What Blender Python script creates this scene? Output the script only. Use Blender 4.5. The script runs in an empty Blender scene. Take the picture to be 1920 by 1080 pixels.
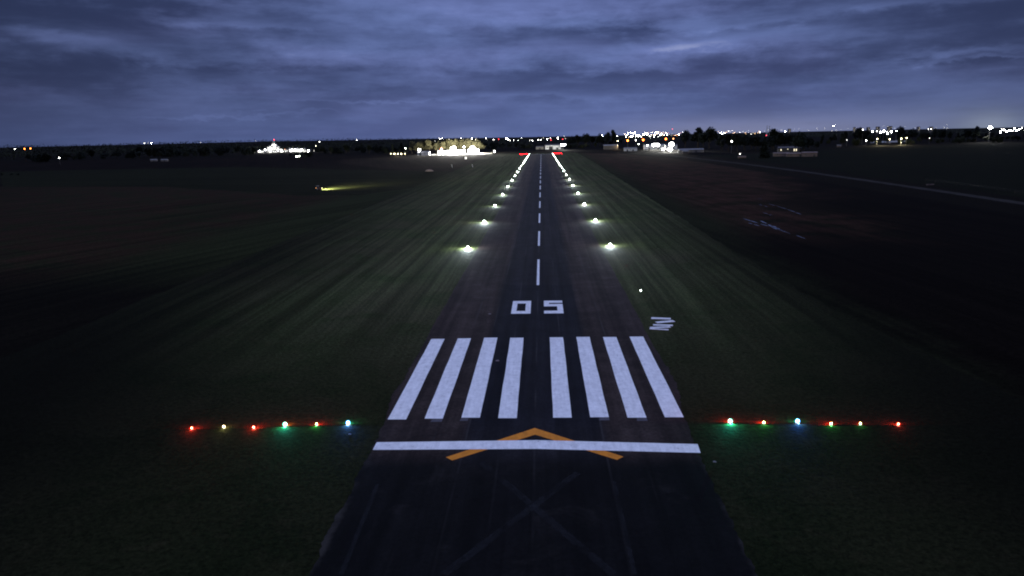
import bpy, bmesh, math, random
from mathutils import Vector, Matrix
random.seed(5)
R = math.radians
scn = bpy.context.scene
col = scn.collection
PI = math.pi

# ------------------------------------------------------------------ camera
CAMX, CAMH, F = 1.09, 31.0, 1280.0
PITCH, YAW, ROLL = R(12.501), R(2.671), R(-1.2)
_f = Vector((-math.sin(YAW), math.cos(YAW), 0)); _r = Vector((math.cos(YAW), math.sin(YAW), 0)); _u = Vector((0, 0, 1))
_fw = _f*math.cos(PITCH) - _u*math.sin(PITCH); _up = _u*math.cos(PITCH) + _f*math.sin(PITCH)
CR = _r*math.cos(ROLL) + _up*math.sin(ROLL); CU = _up*math.cos(ROLL) - _r*math.sin(ROLL); CF = _fw
CO = Vector((CAMX, 0, CAMH))
cam = bpy.data.objects.new('camera', bpy.data.cameras.new('camera')); col.objects.link(cam)
cam.matrix_world = Matrix(((CR.x, CU.x, -CF.x, CO.x), (CR.y, CU.y, -CF.y, CO.y), (CR.z, CU.z, -CF.z, CO.z), (0, 0, 0, 1)))
cam.data.sensor_width = 36; cam.data.lens = 24; cam.data.clip_start = 0.5; cam.data.clip_end = 60000
scn.camera = cam

def ray(px, py):
    return CF + CR*((px-960)/F) + CU*((540-py)/F)
def at(px, py, z=0.0):                      # ground point seen at a pixel of the photograph
    d = ray(px, py); return CO + d*((z-CAMH)/d.z)
def far(px, py, Y):                         # point on that sight line at distance Y along the runway axis
    d = ray(px, py); return CO + d*(Y/d.y)

def sstep(a, b, x):
    t = min(1, max(0, (x-a)/(b-a))); return t*t*(3-2*t)
def gz(x, y):                               # the land: flat, rising gently far away, more so to the west
    r = math.hypot(x, y); a = math.degrees(math.atan2(x, y))
    return sstep(2500, 6500, r)*(4 + 30*sstep(6, -22, a) - 6*sstep(-22, -38, a))

# ------------------------------------------------------------------ node helpers
class NT:
    def __init__(s, tree): s.t = tree; s.n = tree.nodes; s.l = tree.links
    def new(s, typ, **kw):
        n = s.n.new(typ)
        for k, v in kw.items(): setattr(n, k, v)
        return n
    def set(s, sock, v):
        if hasattr(v, 'is_output'): s.l.new(v, sock)
        else: sock.default_value = v
    def m(s, op, a, b=0.0, c=None, clamp=False):
        n = s.new('ShaderNodeMath', operation=op); n.use_clamp = clamp
        s.set(n.inputs[0], a); s.set(n.inputs[1], b)
        if c is not None: s.set(n.inputs[2], c)
        return n.outputs[0]
    def mr(s, v, a, b, c=0.0, d=1.0, smooth=True):
        n = s.new('ShaderNodeMapRange'); n.interpolation_type = 'SMOOTHSTEP' if smooth else 'LINEAR'
        for i, x in enumerate((v, a, b, c, d)): s.set(n.inputs[i], x)
        return n.outputs[0]
    def mix(s, f, a, b, mode='MIX'):
        n = s.new('ShaderNodeMix', data_type='RGBA', blend_type=mode)
        s.set(n.inputs[0], f)
        for i, x in ((6, a), (7, b)):
            s.set(n.inputs[i], x if hasattr(x, 'is_output') else (*x, 1))
        return n.outputs[2]
    def vec(s, x, y, z=0.0):
        n = s.new('ShaderNodeCombineXYZ')
        for i, v in enumerate((x, y, z)): s.set(n.inputs[i], v)
        return n.outputs[0]
    def sep(s, v):
        n = s.new('ShaderNodeSeparateXYZ'); s.l.new(v, n.inputs[0]); return n.outputs
    def noise(s, v, scale, detail=5, rough=.55, dist=0.0):
        n = s.new('ShaderNodeTexNoise'); s.l.new(v, n.inputs['Vector'])
        n.inputs['Scale'].default_value = scale; n.inputs['Detail'].default_value = detail
        n.inputs['Roughness'].default_value = rough; n.inputs['Distortion'].default_value = dist
        return n.outputs[0]
    def pos(s):
        return s.new('ShaderNodeNewGeometry').outputs['Position']
    def scale(s, v, x, y, z):
        n = s.new('ShaderNodeVectorMath', operation='MULTIPLY'); s.l.new(v, n.inputs[0]); n.inputs[1].default_value = (x, y, z)
        return n.outputs[0]

def material(name):
    mt = bpy.data.materials.new(name); mt.use_nodes = True
    t = NT(mt.node_tree); b = mt.node_tree.nodes['Principled BSDF']
    return mt, t, b
def plain(name, c, rough=.7, spec=.3, var=.25, scale=.8, metal=0):
    mt, t, b = material(name)
    n = t.noise(t.pos(), scale, 5)
    f = t.mr(n, .3, .7, 1-var, 1+var)
    cc = t.mix(1.0, c, t.vec(f, f, f), 'MULTIPLY')
    t.l.new(cc, b.inputs['Base Color']); b.inputs['Roughness'].default_value = rough
    b.inputs['Specular IOR Level'].default_value = spec; b.inputs['Metallic'].default_value = metal
    return mt
def glow(name, c, strength, sample=False):
    mt, t, b = material(name)
    if not sample: mt.cycles.emission_sampling = 'NONE'
    b.inputs['Base Color'].default_value = (.3, .3, .3, 1)
    b.inputs['Emission Color'].default_value = (*c, 1); b.inputs['Emission Strength'].default_value = strength
    return mt

# ------------------------------------------------------------------ mesh helpers
def light(typ, parent, loc, energy, c, radius=.05, direction=None, spot=180, blend=.03):
    lt = bpy.data.lights.new('lamp_light', typ); lt.energy = energy; lt.color = c
    if typ == 'AREA': lt.shape = 'DISK'; lt.size = radius*2
    else: lt.shadow_soft_size = radius
    if typ == 'SPOT': lt.spot_size = R(spot); lt.spot_blend = blend
    lo = bpy.data.objects.new('lamp_light', lt); col.objects.link(lo); lo.parent = parent; lo.location = loc
    if direction: lo.rotation_euler = Vector(direction).to_track_quat('-Z', 'Y').to_euler()
    return lo
class MB:
    def __init__(s): s.v = []; s.f = []
    def add(s, vs, fs):
        o = len(s.v); s.v += [tuple(v) for v in vs]; s.f += [tuple(i+o for i in f) for f in fs]; return s
    def box(s, c, d, rz=0.0, taper=1.0):
        x, y, z = (q/2 for q in d); vs = []
        for zz, k in ((-z, 1), (z, taper)):
            for a, b in ((-x, -y), (x, -y), (x, y), (-x, y)):
                p = Matrix.Rotation(rz, 3, 'Z') @ Vector((a*k, b*k, zz)); vs.append(Vector(c)+p)
        return s.add(vs, [(3, 2, 1, 0), (4, 5, 6, 7), (0, 1, 5, 4), (1, 2, 6, 5), (2, 3, 7, 6), (3, 0, 4, 7)])
    def tube(s, a, b, r0, r1=None, n=8):
        a, b = Vector(a), Vector(b); r1 = r0 if r1 is None else r1
        w = (b-a).normalized(); u = w.orthogonal().normalized(); v = w.cross(u); vs = []
        for p, r in ((a, r0), (b, r1)):
            for i in range(n):
                t = 2*PI*i/n; vs.append(p + (u*math.cos(t)+v*math.sin(t))*r)
        fs = [(i, (i+1) % n, n+(i+1) % n, n+i) for i in range(n)] + [tuple(range(n-1, -1, -1)), tuple(range(n, 2*n))]
        return s.add(vs, fs)
    def lathe(s, c, prof, n=12, a0=0.0, a1=2*PI):
        full = abs(a1-a0-2*PI) < 1e-6; m_ = n if full else n+1; vs = []
        for r, z in prof:
            for i in range(m_):
                t = a0+(a1-a0)*i/n; vs.append((c[0]+r*math.cos(t), c[1]+r*math.sin(t), c[2]+z))
        fs = []
        for j in range(len(prof)-1):
            for i in range(n):
                k = (i+1) % m_; fs.append((j*m_+i, j*m_+k, (j+1)*m_+k, (j+1)*m_+i))
        return s.add(vs, fs)
    def ball(s, c, r, n=6, m_=4):
        prof = [(max(.01, r*math.sin(PI*j/m_)), -r*math.cos(PI*j/m_)) for j in range(m_+1)]
        return s.lathe(c, prof, n)
    def poly(s, pts):
        return s.add(pts, [tuple(range(len(pts)))])
    def build(s, name, mat, parent=None, smooth=False):
        me = bpy.data.meshes.new(name); me.from_pydata(s.v, [], s.f); me.update()
        if smooth:
            for p in me.polygons: p.use_smooth = True
        me.materials.append(mat)
        o = bpy.data.objects.new(name, me); col.objects.link(o)
        if parent: o.parent = parent
        return o
def tag(o, label=None, cat=None, group=None, kind=None):
    for k, v in (('label', label), ('category', cat), ('group', group), ('kind', kind)):
        if v: o[k] = v
    return o
def empty(name, loc, rz=0.0, label=None, cat=None, group=None):
    o = bpy.data.objects.new(name, None); col.objects.link(o); o.location = loc; o.rotation_euler.z = rz
    o.empty_display_size = .2
    return tag(o, label, cat, group)
KIDS = {}
def copy_tree(o, parent=None):
    c = o.copy(); col.objects.link(c)
    if parent: c.parent = parent
    for ch in [x for x in o.children]: copy_tree(ch, c)
    return c
ORD = 'first second third fourth fifth sixth seventh eighth ninth tenth eleventh twelfth thirteenth fourteenth fifteenth sixteenth seventeenth eighteenth nineteenth twentieth'.split()

# ------------------------------------------------------------------ world: dusk overcast
w = bpy.data.worlds.new('World'); scn.world = w; w.use_nodes = True
t = NT(w.node_tree); bg = t.n['Background']
SUN_EL, SUN_ROT = R(3), R(180)
sky = t.new('ShaderNodeTexSky', sky_type='NISHITA'); sky.sun_disc = False
sky.sun_elevation = SUN_EL; sky.sun_rotation = SUN_ROT; sky.altitude = 50
d = t.new('ShaderNodeTexCoord').outputs['Generated']
dx, dy, dz = t.sep(d)
up = t.m('MAXIMUM', dz, 0.0)
den = t.m('ADD', up, .085)
P = t.vec(t.m('DIVIDE', dx, den), t.m('DIVIDE', dy, den), 0.0)
el = t.m('MULTIPLY', t.m('ARCSINE', dz), 180/PI); az = t.m('MULTIPLY', t.m('ARCTAN2', dx, dy), 180/PI)
AE = t.vec(t.m('MULTIPLY', az, .10), t.m('MULTIPLY', el, .42), 3.1)
n1 = t.noise(P, .34, 8, .55, .12)
n2 = t.noise(t.vec(t.m('MULTIPLY', az, .20), t.m('MULTIPLY', el, .55), 7.7), 1.0, 7, .62, .15)
n3 = t.noise(AE, .8, 7, .55, .2)
n4 = t.noise(t.vec(t.m('MULTIPLY', az, .10), t.m('MULTIPLY', el, 1.5), 1.4), 1.0, 6, .6, .1)
nn = t.m('ADD', t.m('ADD', t.m('MULTIPLY', n1, .40), t.m('MULTIPLY', n3, .30)), t.m('ADD', t.m('MULTIPLY', n2, .22), t.m('MULTIPLY', n4, .08)))
cl = t.mr(nn, .395, .620, 0.0, 1.0)
# particular clouds: (azimuth, elevation, half-width, half-height, amount)
wz = t.m('ADD', az, t.m('MULTIPLY', t.m('SUBTRACT', n3, .5), 20.0)); we = t.m('ADD', el, t.m('MULTIPLY', t.m('SUBTRACT', n2, .5), 2.6))
def blob(a, e, sa, se):
    x = t.m('DIVIDE', t.m('SUBTRACT', wz, a), sa); y = t.m('DIVIDE', t.m('SUBTRACT', we, e), se)
    return t.m('EXPONENT', t.m('MULTIPLY', t.m('ADD', t.m('MULTIPLY', x, x), t.m('MULTIPLY', y, y)), -1.0))
def azel(px, py):
    q = ray(px, py).normalized(); return math.degrees(math.atan2(q.x, q.y)), math.degrees(math.asin(q.z))
for px, py, sa, se, k in ((60, 20, 9, 1.3, -.22), (330, 30, 8, 1.3, -.22), (40, 66, 3, .4, .20), (135, 70, 3.0, .5, .26), (200, 95, 5, .7, .20), (430, 34, 4, .5, .22), (490, 50, 4, .3, .20), (520, 135, 12, .5, -.16), (700, 95, 6, .8, .12), (640, 75, 6, .6, .10),
        (1190, 70, 5, .55, -.26), (1060, 60, 6, .6, -.16), (1330, 84, 4.5, .6, .36), (1440, 42, 5, .35, .20), (1590, 18, 4, .3, .22), (1000, 15, 8, .8, .14), (1770, 97, 4.5, .35, .34), (1810, 109, 2.5, .13, .30), (1850, 25, 7, 1.0, -.18),
        (400, 217, 6, .10, .30), (690, 190, 6, .10, .24), (1060, 180, 9, .2, .12), (1600, 60, 7, .8, .10), (1050, 145, 10, .4, -.14), (0, 165, 9, 1.2, -.12), (850, 50, 8, .9, .12), (1650, 130, 10, .7, -.06)):
    a, e = azel(px, py)
    cl = t.m('ADD', cl, t.m('MULTIPLY', blob(a, e, sa, se), k*1.8))
cl = t.m('MINIMUM', t.m('SMOOTH_MAX', cl, 0.0, .3), 1.6)
lowmix = t.mr(el, .3, 5.5, .30, 1.0)                 # flatter tone low down
cl = t.m('ADD', t.m('MULTIPLY', cl, lowmix), t.m('MULTIPLY', t.m('SUBTRACT', 1.0, lowmix), .60))
base = t.mix(t.m('MINIMUM', cl, 1.0), (.036, .053, .146), (.134, .188, .432))
mauve = t.mr(t.noise(AE, .55, 3), .42, .62)
base = t.mix(t.m('MULTIPLY', mauve, .6), base, t.mix(1.0, base, (1.06, .97, .99), 'MULTIPLY'))
hi = t.m('MULTIPLY', t.m('MAXIMUM', t.m('SUBTRACT', cl, 1.0), 0.0), .32)
base = t.mix(1.0, base, t.vec(hi, hi, hi), 'ADD')
# lens falloff put into the sky colour: dimmer to the sides
a0, _ = azel(1050, 200)
side = t.m('DIVIDE', t.m('SUBTRACT', az, a0), 33.0); side = t.m('EXPONENT', t.m('MULTIPLY', t.m('MULTIPLY', side, side), -1.0))
front = t.mr(dy, -.2, .5)
side = t.m('ADD', .42, t.m('MULTIPLY', side, .63))
base = t.mix(1.0, base, t.vec(side, side, side), 'MULTIPLY')
# overhead sky, above the view, boosted past natural overcast to light the ground
zen = t.mr(el, 13, 55, 1.0, 7.4)
base = t.mix(1.0, base, t.vec(t.m('MULTIPLY', zen, t.mr(el, 13, 40, 1.0, 1.55)), t.m('MULTIPLY', zen, t.mr(el, 13, 40, 1.0, 1.33)), zen), 'MULTIPLY')
# light of the town on the clouds low over it
for px, sa, se, c in ((1240, 6, 1.2, (.046, .041, .032)), (1400, 7, 1.1, (.058, .050, .038)), (1620, 9, 1.3, (.060, .054, .046)), (1858, 1.6, .9, (.085, .095, .088)), (1858, 6, 2.0, (.030, .036, .030)), (865, 3.0, .8, (.04, .038, .03))):
    a, e = azel(px, 242)
    x = t.m('DIVIDE', t.m('SUBTRACT', az, a), sa); y = t.m('DIVIDE', el, se)
    b_ = t.m('EXPONENT', t.m('MULTIPLY', t.m('ADD', t.m('MULTIPLY', x, x), t.m('MULTIPLY', y, y)), -1.0))
    base = t.mix(1.0, base, t.mix(1.0, t.vec(b_, b_, b_), c, 'MULTIPLY'), 'ADD')
ground_side = t.mr(dz, -.02, 0.0, .12, 1.0)
base = t.mix(1.0, base, t.vec(ground_side, ground_side, ground_side), 'MULTIPLY')
nish = t.mix(1.0, sky.outputs[0], (.02, .02, .02), 'MULTIPLY')
tot = t.mix(1.0, t.mix(1.0, base, (10, 10, 10), 'MULTIPLY'), nish, 'ADD')
t.l.new(tot, bg.inputs['Color']); bg.inputs['Strength'].default_value = .1

sun = bpy.data.lights.new('sun', 'SUN'); sun.energy = .25; sun.angle = R(30); sun.color = (1.0, .93, .86)
so = bpy.data.objects.new('sun', sun); col.objects.link(so); so.location = (0, -50, 80)
so.rotation_euler = (PI/2-SUN_EL, 0, 0)      # low behind the camera

# ------------------------------------------------------------------ materials
def ground_mat(name, cA, cB, cC, big=.012, rows=0.0, rowdir=0.0, rowamt=.3, dark=0.0):
    mt, t, b = material(name); p = t.pos(); x, y, z = t.sep(p)
    f1 = t.mr(t.noise(p, big, 6, .6, .4), .36, .64); f2 = t.mr(t.noise(p, .11, 6, .62), .3, .7); f3 = t.noise(p, 1.3, 6, .7)
    f4 = t.noise(p, 5.0, 4, .75)
    c = t.mix(f1, cA, cB); c = t.mix(t.m('MULTIPLY', f2, .65), c, cC)
    k = t.m('MULTIPLY', t.mr(f3, .25, .75, .45, 1.6), t.mr(f4, .2, .8, .5, 1.5))
    if rows:
        u = t.m('ADD', t.m('MULTIPLY', x, math.cos(rowdir)), t.m('MULTIPLY', y, math.sin(rowdir)))
        v = t.m('SUBTRACT', t.m('MULTIPLY', y, math.cos(rowdir)), t.m('MULTIPLY', x, math.sin(rowdir)))
        s_ = t.noise(t.vec(t.m('MULTIPLY', u, rows), t.m('MULTIPLY', v, rows*.012), 0), 1.0, 5, .62)
        k = t.m('MULTIPLY', k, t.mr(s_, .32, .68, 1-rowamt, 1+rowamt))
    k = t.m('MULTIPLY', k, .78); c = t.mix(1.0, c, t.vec(k, k, k), 'MULTIPLY')
    t.l.new(c, b.inputs['Base Color']); b.inputs['Roughness'].default_value = .95; b.inputs['Specular IOR Level'].default_value = .015
    bp = t.new('ShaderNodeBump'); bp.inputs['Strength'].default_value = .6; bp.inputs['Distance'].default_value = .25
    t.l.new(f3, bp.inputs['Height']); t.l.new(bp.outputs[0], b.inputs['Normal'])
    return mt
M = {}
M['land'] = ground_mat('dark_land', (.0060, .0050, .0032), (.0034, .0028, .0022), (.0075, .0060, .0038), .004)
def strip_mat(name):
    mt, t, b = material(name); p = t.pos(); x, y, z = t.sep(p)
    ax = t.m('ABSOLUTE', x)
    big = t.noise(p, .016, 6, .6, .6); mid = t.noise(p, .075, 6, .62, .4); cl = t.noise(p, .42, 6, .66); fi = t.noise(p, 1.9, 6, .72); ff = t.noise(p, 6.0, 4, .75)
    u = t.m('ADD', x, t.m('MULTIPLY', t.m('SUBTRACT', mid, .5), 1.2))
    r1 = t.noise(t.vec(t.m('MULTIPLY', u, .42), t.m('MULTIPLY', y, .004), 0), 1.0, 4, .6); r2 = t.noise(t.vec(t.m('MULTIPLY', u, 1.5), t.m('MULTIPLY', y, .012), 4), 1.0, 4, .65)
    mown = t.mix(t.mr(big, .36, .64), (.033, .042, .0150), (.041, .041, .0190)); mown = t.mix(t.m('MULTIPLY', t.mr(mid, .45, .7), .7), mown, (.018, .030, .0085))
    mown = t.mix(t.m('MULTIPLY', t.mr(cl, .5, .75), .4), mown, (.050, .043, .018))
    rough = t.mix(t.mr(mid, .38, .62), (.0062, .0060, .0030), (.0030, .0036, .0017)); rough = t.mix(t.m('MULTIPLY', t.mr(cl, .52, .72), .5), rough, (.0130, .0112, .0064))  # rough grass, toned down to hold painted corner darkening
    # regularly cut beside the runway, rank beyond, its colour carrying painted lens darkening
    wob = t.m('MULTIPLY', t.m('SUBTRACT', t.noise(p, .04, 5, .6), .5), 34.0)
    fy = t.mr(t.m('ADD', y, wob), 58, 150); fx = t.mr(t.m('SUBTRACT', t.m('ADD', ax, t.m('MULTIPLY', wob, .5)), t.m('MULTIPLY', fy, 34.0)), 22, 62, 1.0, .12)
    f = t.m('MULTIPLY', fx, t.m('ADD', .22, t.m('MULTIPLY', fy, .78)))
    axr = t.m('MAXIMUM', t.m('MULTIPLY', x, 1.42), t.m('MULTIPLY', x, -1.0))
    vignette = t.mr(t.m('ADD', axr, t.m('MULTIPLY', wob, .6)), 30, 74); vignette = t.m('MULTIPLY', vignette, t.mr(y, 160, 330, 1.0, .25))  # outer darkening painted into the grass like lens falloff
    rough = t.mix(vignette, rough, (.0030, .0030, .0016))
    c = t.mix(t.m('MULTIPLY', f, t.m('SUBTRACT', 1.0, t.m('MULTIPLY', vignette, .75))), rough, mown)
    k = t.m('MULTIPLY', t.mr(fi, .25, .75, .45, 1.6), t.mr(ff, .2, .8, .5, 1.5))
    rw = t.m('MULTIPLY', t.mr(r1, .36, .64, .64, 1.34), t.mr(r2, .34, .66, .80, 1.20))
    k = t.m('MULTIPLY', k, t.m('ADD', t.m('MULTIPLY', t.m('SUBTRACT', rw, 1.0), t.mr(y, 70, 130)), 1.0))
    k = t.m('MULTIPLY', k, 1.06); c = t.mix(1.0, c, t.vec(k, k, k), 'MULTIPLY')
    t.l.new(c, b.inputs['Base Color']); b.inputs['Roughness'].default_value = .95; b.inputs['Specular IOR Level'].default_value = .02
    bp = t.new('ShaderNodeBump'); bp.inputs['Strength'].default_value = .7; bp.inputs['Distance'].default_value = .25
    t.l.new(t.m('ADD', fi, cl), bp.inputs['Height']); t.l.new(bp.outputs[0], b.inputs['Normal'])
    return mt
M['mown'] = strip_mat('mown_grass')
def field_mat(name, red, black, green, a, bx, ky, sgn, rowdir, near):
    """soil: red near the strip and far off, black further out and toward the near end"""
    mt, t, b = material(name); p = t.pos(); x, y, z = t.sep(p)
    x = t.m('MULTIPLY', x, sgn)
    big = t.noise(p, .011, 6, .62, .6); mid = t.noise(p, .06, 6, .65); fi = t.noise(p, 1.1, 6, .72); ff = t.noise(p, 4.5, 4, .75)
    lim = t.m('ADD', t.m('MULTIPLY', t.m('SUBTRACT', big, .5), 90.0), t.m('SUBTRACT', x, t.m('MULTIPLY', t.m('MAXIMUM', t.m('SUBTRACT', y, 190.0), 0.0), ky)))
    c0 = None
    darker = t.m('MAXIMUM', t.mr(lim, a, bx), t.mr(t.m('ADD', y, t.m('MULTIPLY', t.m('SUBTRACT', big, .5), 70.0)), near+45, near-25))  # blackens away from the strip and toward the near end
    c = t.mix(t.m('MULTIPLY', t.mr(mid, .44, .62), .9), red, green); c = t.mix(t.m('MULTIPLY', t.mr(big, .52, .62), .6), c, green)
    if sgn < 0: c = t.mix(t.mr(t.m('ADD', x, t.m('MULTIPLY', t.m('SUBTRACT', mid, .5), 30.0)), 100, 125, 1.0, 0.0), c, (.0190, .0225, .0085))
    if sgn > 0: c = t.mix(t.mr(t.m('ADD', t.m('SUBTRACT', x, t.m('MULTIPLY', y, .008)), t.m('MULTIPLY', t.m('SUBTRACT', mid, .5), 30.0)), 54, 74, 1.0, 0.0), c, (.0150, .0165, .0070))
    c = t.mix(darker, c, black)
    if sgn > 0: c = t.mix(t.m('MULTIPLY', t.mr(t.m('ADD', x, t.m('MULTIPLY', t.m('SUBTRACT', mid, .5), 24.0)), 50, 66, 1.0, 0.0), .8), c, (.0110, .0125, .0055))
    u = t.m('ADD', t.m('MULTIPLY', x, math.cos(rowdir)), t.m('MULTIPLY', y, math.sin(rowdir))); v = t.m('SUBTRACT', t.m('MULTIPLY', y, math.cos(rowdir)), t.m('MULTIPLY', x, math.sin(rowdir)))
    r1 = t.noise(t.vec(t.m('MULTIPLY', u, .3), t.m('MULTIPLY', v, .006), 0), 1.0, 5, .65)
    k = t.m('MULTIPLY', t.m('MULTIPLY', t.mr(fi, .25, .75, .45, 1.6), t.mr(ff, .2, .8, .5, 1.5)), t.m('MULTIPLY', t.mr(r1, .32, .68, .65, 1.35), .80))
    t.l.new(t.mix(1.0, c, t.vec(k, k, k), 'MULTIPLY'), b.inputs['Base Color']); b.inputs['Roughness'].default_value = .95; b.inputs['Specular IOR Level'].default_value = .015
    return mt
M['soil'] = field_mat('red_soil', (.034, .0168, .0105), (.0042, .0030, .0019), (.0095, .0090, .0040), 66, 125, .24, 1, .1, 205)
M['soil_west'] = field_mat('brown_soil', (.024, .0145, .0080), (.0052, .0044, .0026), (.0155, .0170, .0068), 120, 380, .6, -1, .35, 150)
M['soil_far'] = ground_mat('far_soil', (.022, .0125, .0085), (.013, .0080, .0055), (.009, .0075, .0045), .006, .22, .25, .3)
M['soil_dark'] = ground_mat('dark_soil', (.0070, .0046, .0030), (.0042, .0036, .0022), (.0090, .0055, .0036), .008, .2, .35, .4)
M['pasture'] = ground_mat('green_pasture', (.0105, .0128, .0050), (.0070, .0090, .0036), (.0150, .0145, .0066), .006, .12, 1.4, .3)
M['pasture_dim'] = ground_mat('dim_pasture', (.0062, .0080, .0034), (.0042, .0058, .0026), (.0085, .0085, .0042), .006, .12, 1.4, .3)
M['dirt'] = ground_mat('dirt_road', (.036, .033, .029), (.026, .024, .021), (.045, .041, .036), .05)
M['apron'] = plain('apron_concrete', (.30, .29, .25), .8, .2)
M['steel'] = plain('galvanised_steel', (.20, .20, .20), .5, .5)
M['dark'] = plain('dark_paint', (.03, .03, .033), .5, .4)
M['wall_w'] = plain('white_wall', (.70, .70, .68), .8, .2, .12, .3)
M['wall_g'] = plain('grey_wall', (.15, .14, .13), .8, .2, .2, .3)
M['wall_p'] = plain('pinkish_wall', (.15, .112, .10), .8, .2, .15, .4)
M['roof_g'] = plain('grey_roof_sheet', (.12, .12, .12), .6, .4, .2, .4)
M['roof_d'] = plain('dark_roof', (.05, .045, .045), .7, .3)
M['tyre'] = plain('tyre_rubber', (.012, .012, .012), .85, .2)
M['bark'] = plain('bark', (.030, .024, .018), .9, .1)
M['board'] = plain('white_board', (.72, .72, .70), .6, .3, .12, 2.0)
M['redpaint'] = plain('red_tractor_paint', (.16, .03, .02), .45, .5)
M['palecab'] = plain('pale_cab_roof', (.30, .27, .24), .5, .5)
M['glass'] = plain('dark_glass', (.02, .024, .03), .08, .5)

def leaf_mat(name, c):
    mt, t, b = material(name)
    r_ = t.new('ShaderNodeObjectInfo').outputs['Random']
    n = t.noise(t.pos(), .35, 4); k = t.m('MULTIPLY', t.mr(n, .3, .7, .45, 1.6), t.mr(r_, 0, 1, .7, 1.3))
    t.l.new(t.mix(1.0, c, t.vec(k, k, k), 'MULTIPLY'), b.inputs['Base Color'])
    b.inputs['Roughness'].default_value = .8; b.inputs['Specular IOR Level'].default_value = .1
    return mt
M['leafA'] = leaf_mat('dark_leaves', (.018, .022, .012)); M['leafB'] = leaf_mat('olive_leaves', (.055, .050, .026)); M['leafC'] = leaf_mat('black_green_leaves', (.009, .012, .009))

def asphalt_mat():
    mt, t, b = material('runway_asphalt'); p = t.pos(); x, y, z = t.sep(p)
    wob = t.m('MULTIPLY', t.m('SUBTRACT', t.noise(p, .05, 4), .5), 1.6)
    ax = t.m('ABSOLUTE', t.m('ADD', x, t.m('MULTIPLY', wob, .6)))
    big = t.noise(p, .035, 6, .62, .5); mid = t.noise(p, .22, 6, .65); fine = t.noise(p, 2.6, 6, .75)
    long_ = t.noise(t.scale(p, .55, .012, 1), 1.0, 6, .65)       # wheel-worn streaks along the runway
    shoulder = t.mix(t.mr(big, .35, .65), (.031, .0225, .0195), (.046, .032, .027))
    shoulder = t.mix(t.m('MULTIPLY', t.mr(mid, .5, .75), .5), shoulder, (.060, .044, .038))
    centre = t.mix(t.mr(big, .35, .65), (.0150, .0140, .0165), (.0200, .0180, .0195))
    c = t.mix(t.mr(ax, 6.4, 8.4), centre, shoulder)
    # newer black overlay round the numerals
    new = t.m('MULTIPLY', t.mr(t.m('ADD', y, wob), 142.6, 141.6), t.mr(t.m('ABSOLUTE', x), 7.4, 7.0))
    new = t.m('MULTIPLY', new, t.mr(y, 66, 72))
    c = t.mix(t.m('MULTIPLY', new, .75), c, (.0100, .0105, .0140))
    # old dark pavement before the threshold
    old = t.mr(t.m('ADD', y, t.m('MULTIPLY', wob, 2.0)), 64.5, 59.5)
    oc = t.mix(t.mr(big, .4, .62), (.0034, .0034, .0038), (.0062, .0059, .0062))
    oc = t.mix(t.m('MULTIPLY', t.mr(t.noise(p, .16, 6, .6, 1.0), .55, .70), .75), oc, (.0150, .0135, .0130))
    c = t.mix(old, c, oc)
    k = t.m('MULTIPLY', t.mr(long_, .3, .7, .62, 1.4), t.mr(fine, .2, .8, .55, 1.5))
    k = t.m('MULTIPLY', k, t.mr(mid, .3, .7, .8, 1.2))
    k = t.m('MULTIPLY', k, .78); c = t.mix(1.0, c, t.vec(k, k, k), 'MULTIPLY')
    # longitudinal paving joints
    j = 0.0
    for jx in (-10.6, -7.2, -3.5, 0.05, 3.6, 7.2, 10.8):
        dd = t.m('ABSOLUTE', t.m('SUBTRACT', t.m('ADD', x, t.m('MULTIPLY', wob, .12)), jx))
        j = t.m('MAXIMUM', j, t.mr(dd, .05, .16, 1.0, 0.0))
    j = t.m('MULTIPLY', j, t.mr(t.noise(t.scale(p, .2, .05, 1), 1.0, 4), .45, .62))
    c = t.mix(t.m('MULTIPLY', j, t.mr(y, 55, 68, .12, .45)), c, (.050, .046, .046))
    vo = t.new('ShaderNodeTexVoronoi', feature='DISTANCE_TO_EDGE'); vo.inputs['Scale'].default_value = .16
    wv_ = t.new('ShaderNodeVectorMath', operation='ADD'); t.l.new(p, wv_.inputs[0]); nz = t.m('MULTIPLY', t.m('SUBTRACT', t.noise(p, .35, 5, .65), .5), 5.0); t.l.new(t.vec(nz, nz, 0), wv_.inputs[1]); t.l.new(wv_.outputs[0], vo.inputs['Vector'])
    cr = t.m('MULTIPLY', t.mr(vo.outputs['Distance'], .006, .022, 1.0, 0.0), t.mr(t.noise(p, .06, 3), .48, .6))
    c = t.mix(t.m('MULTIPLY', cr, .4), c, (.006, .006, .006))
    # crumbled pale edges
    e = t.m('MULTIPLY', t.mr(t.m('ADD', t.m('ABSOLUTE', x), t.m('MULTIPLY', t.m('SUBTRACT', t.noise(p, .5, 6, .65), .5), 1.5)), 15.7, 16.3), t.mr(y, 66, 56))
    e = t.m('MULTIPLY', e, t.mr(t.noise(p, .13, 4), .45, .6))
    c = t.mix(t.m('MULTIPLY', e, .7), c, (.042, .038, .033))
    t.l.new(c, b.inputs['Base Color']); b.inputs['Roughness'].default_value = .85; b.inputs['Specular IOR Level'].default_value = .06
    bp = t.new('ShaderNodeBump'); bp.inputs['Strength'].default_value = .3; bp.inputs['Distance'].default_value = .05
    t.l.new(fine, bp.inputs['Height']); t.l.new(bp.outputs[0], b.inputs['Normal'])
    return mt
M['asphalt'] = asphalt_mat()

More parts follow.
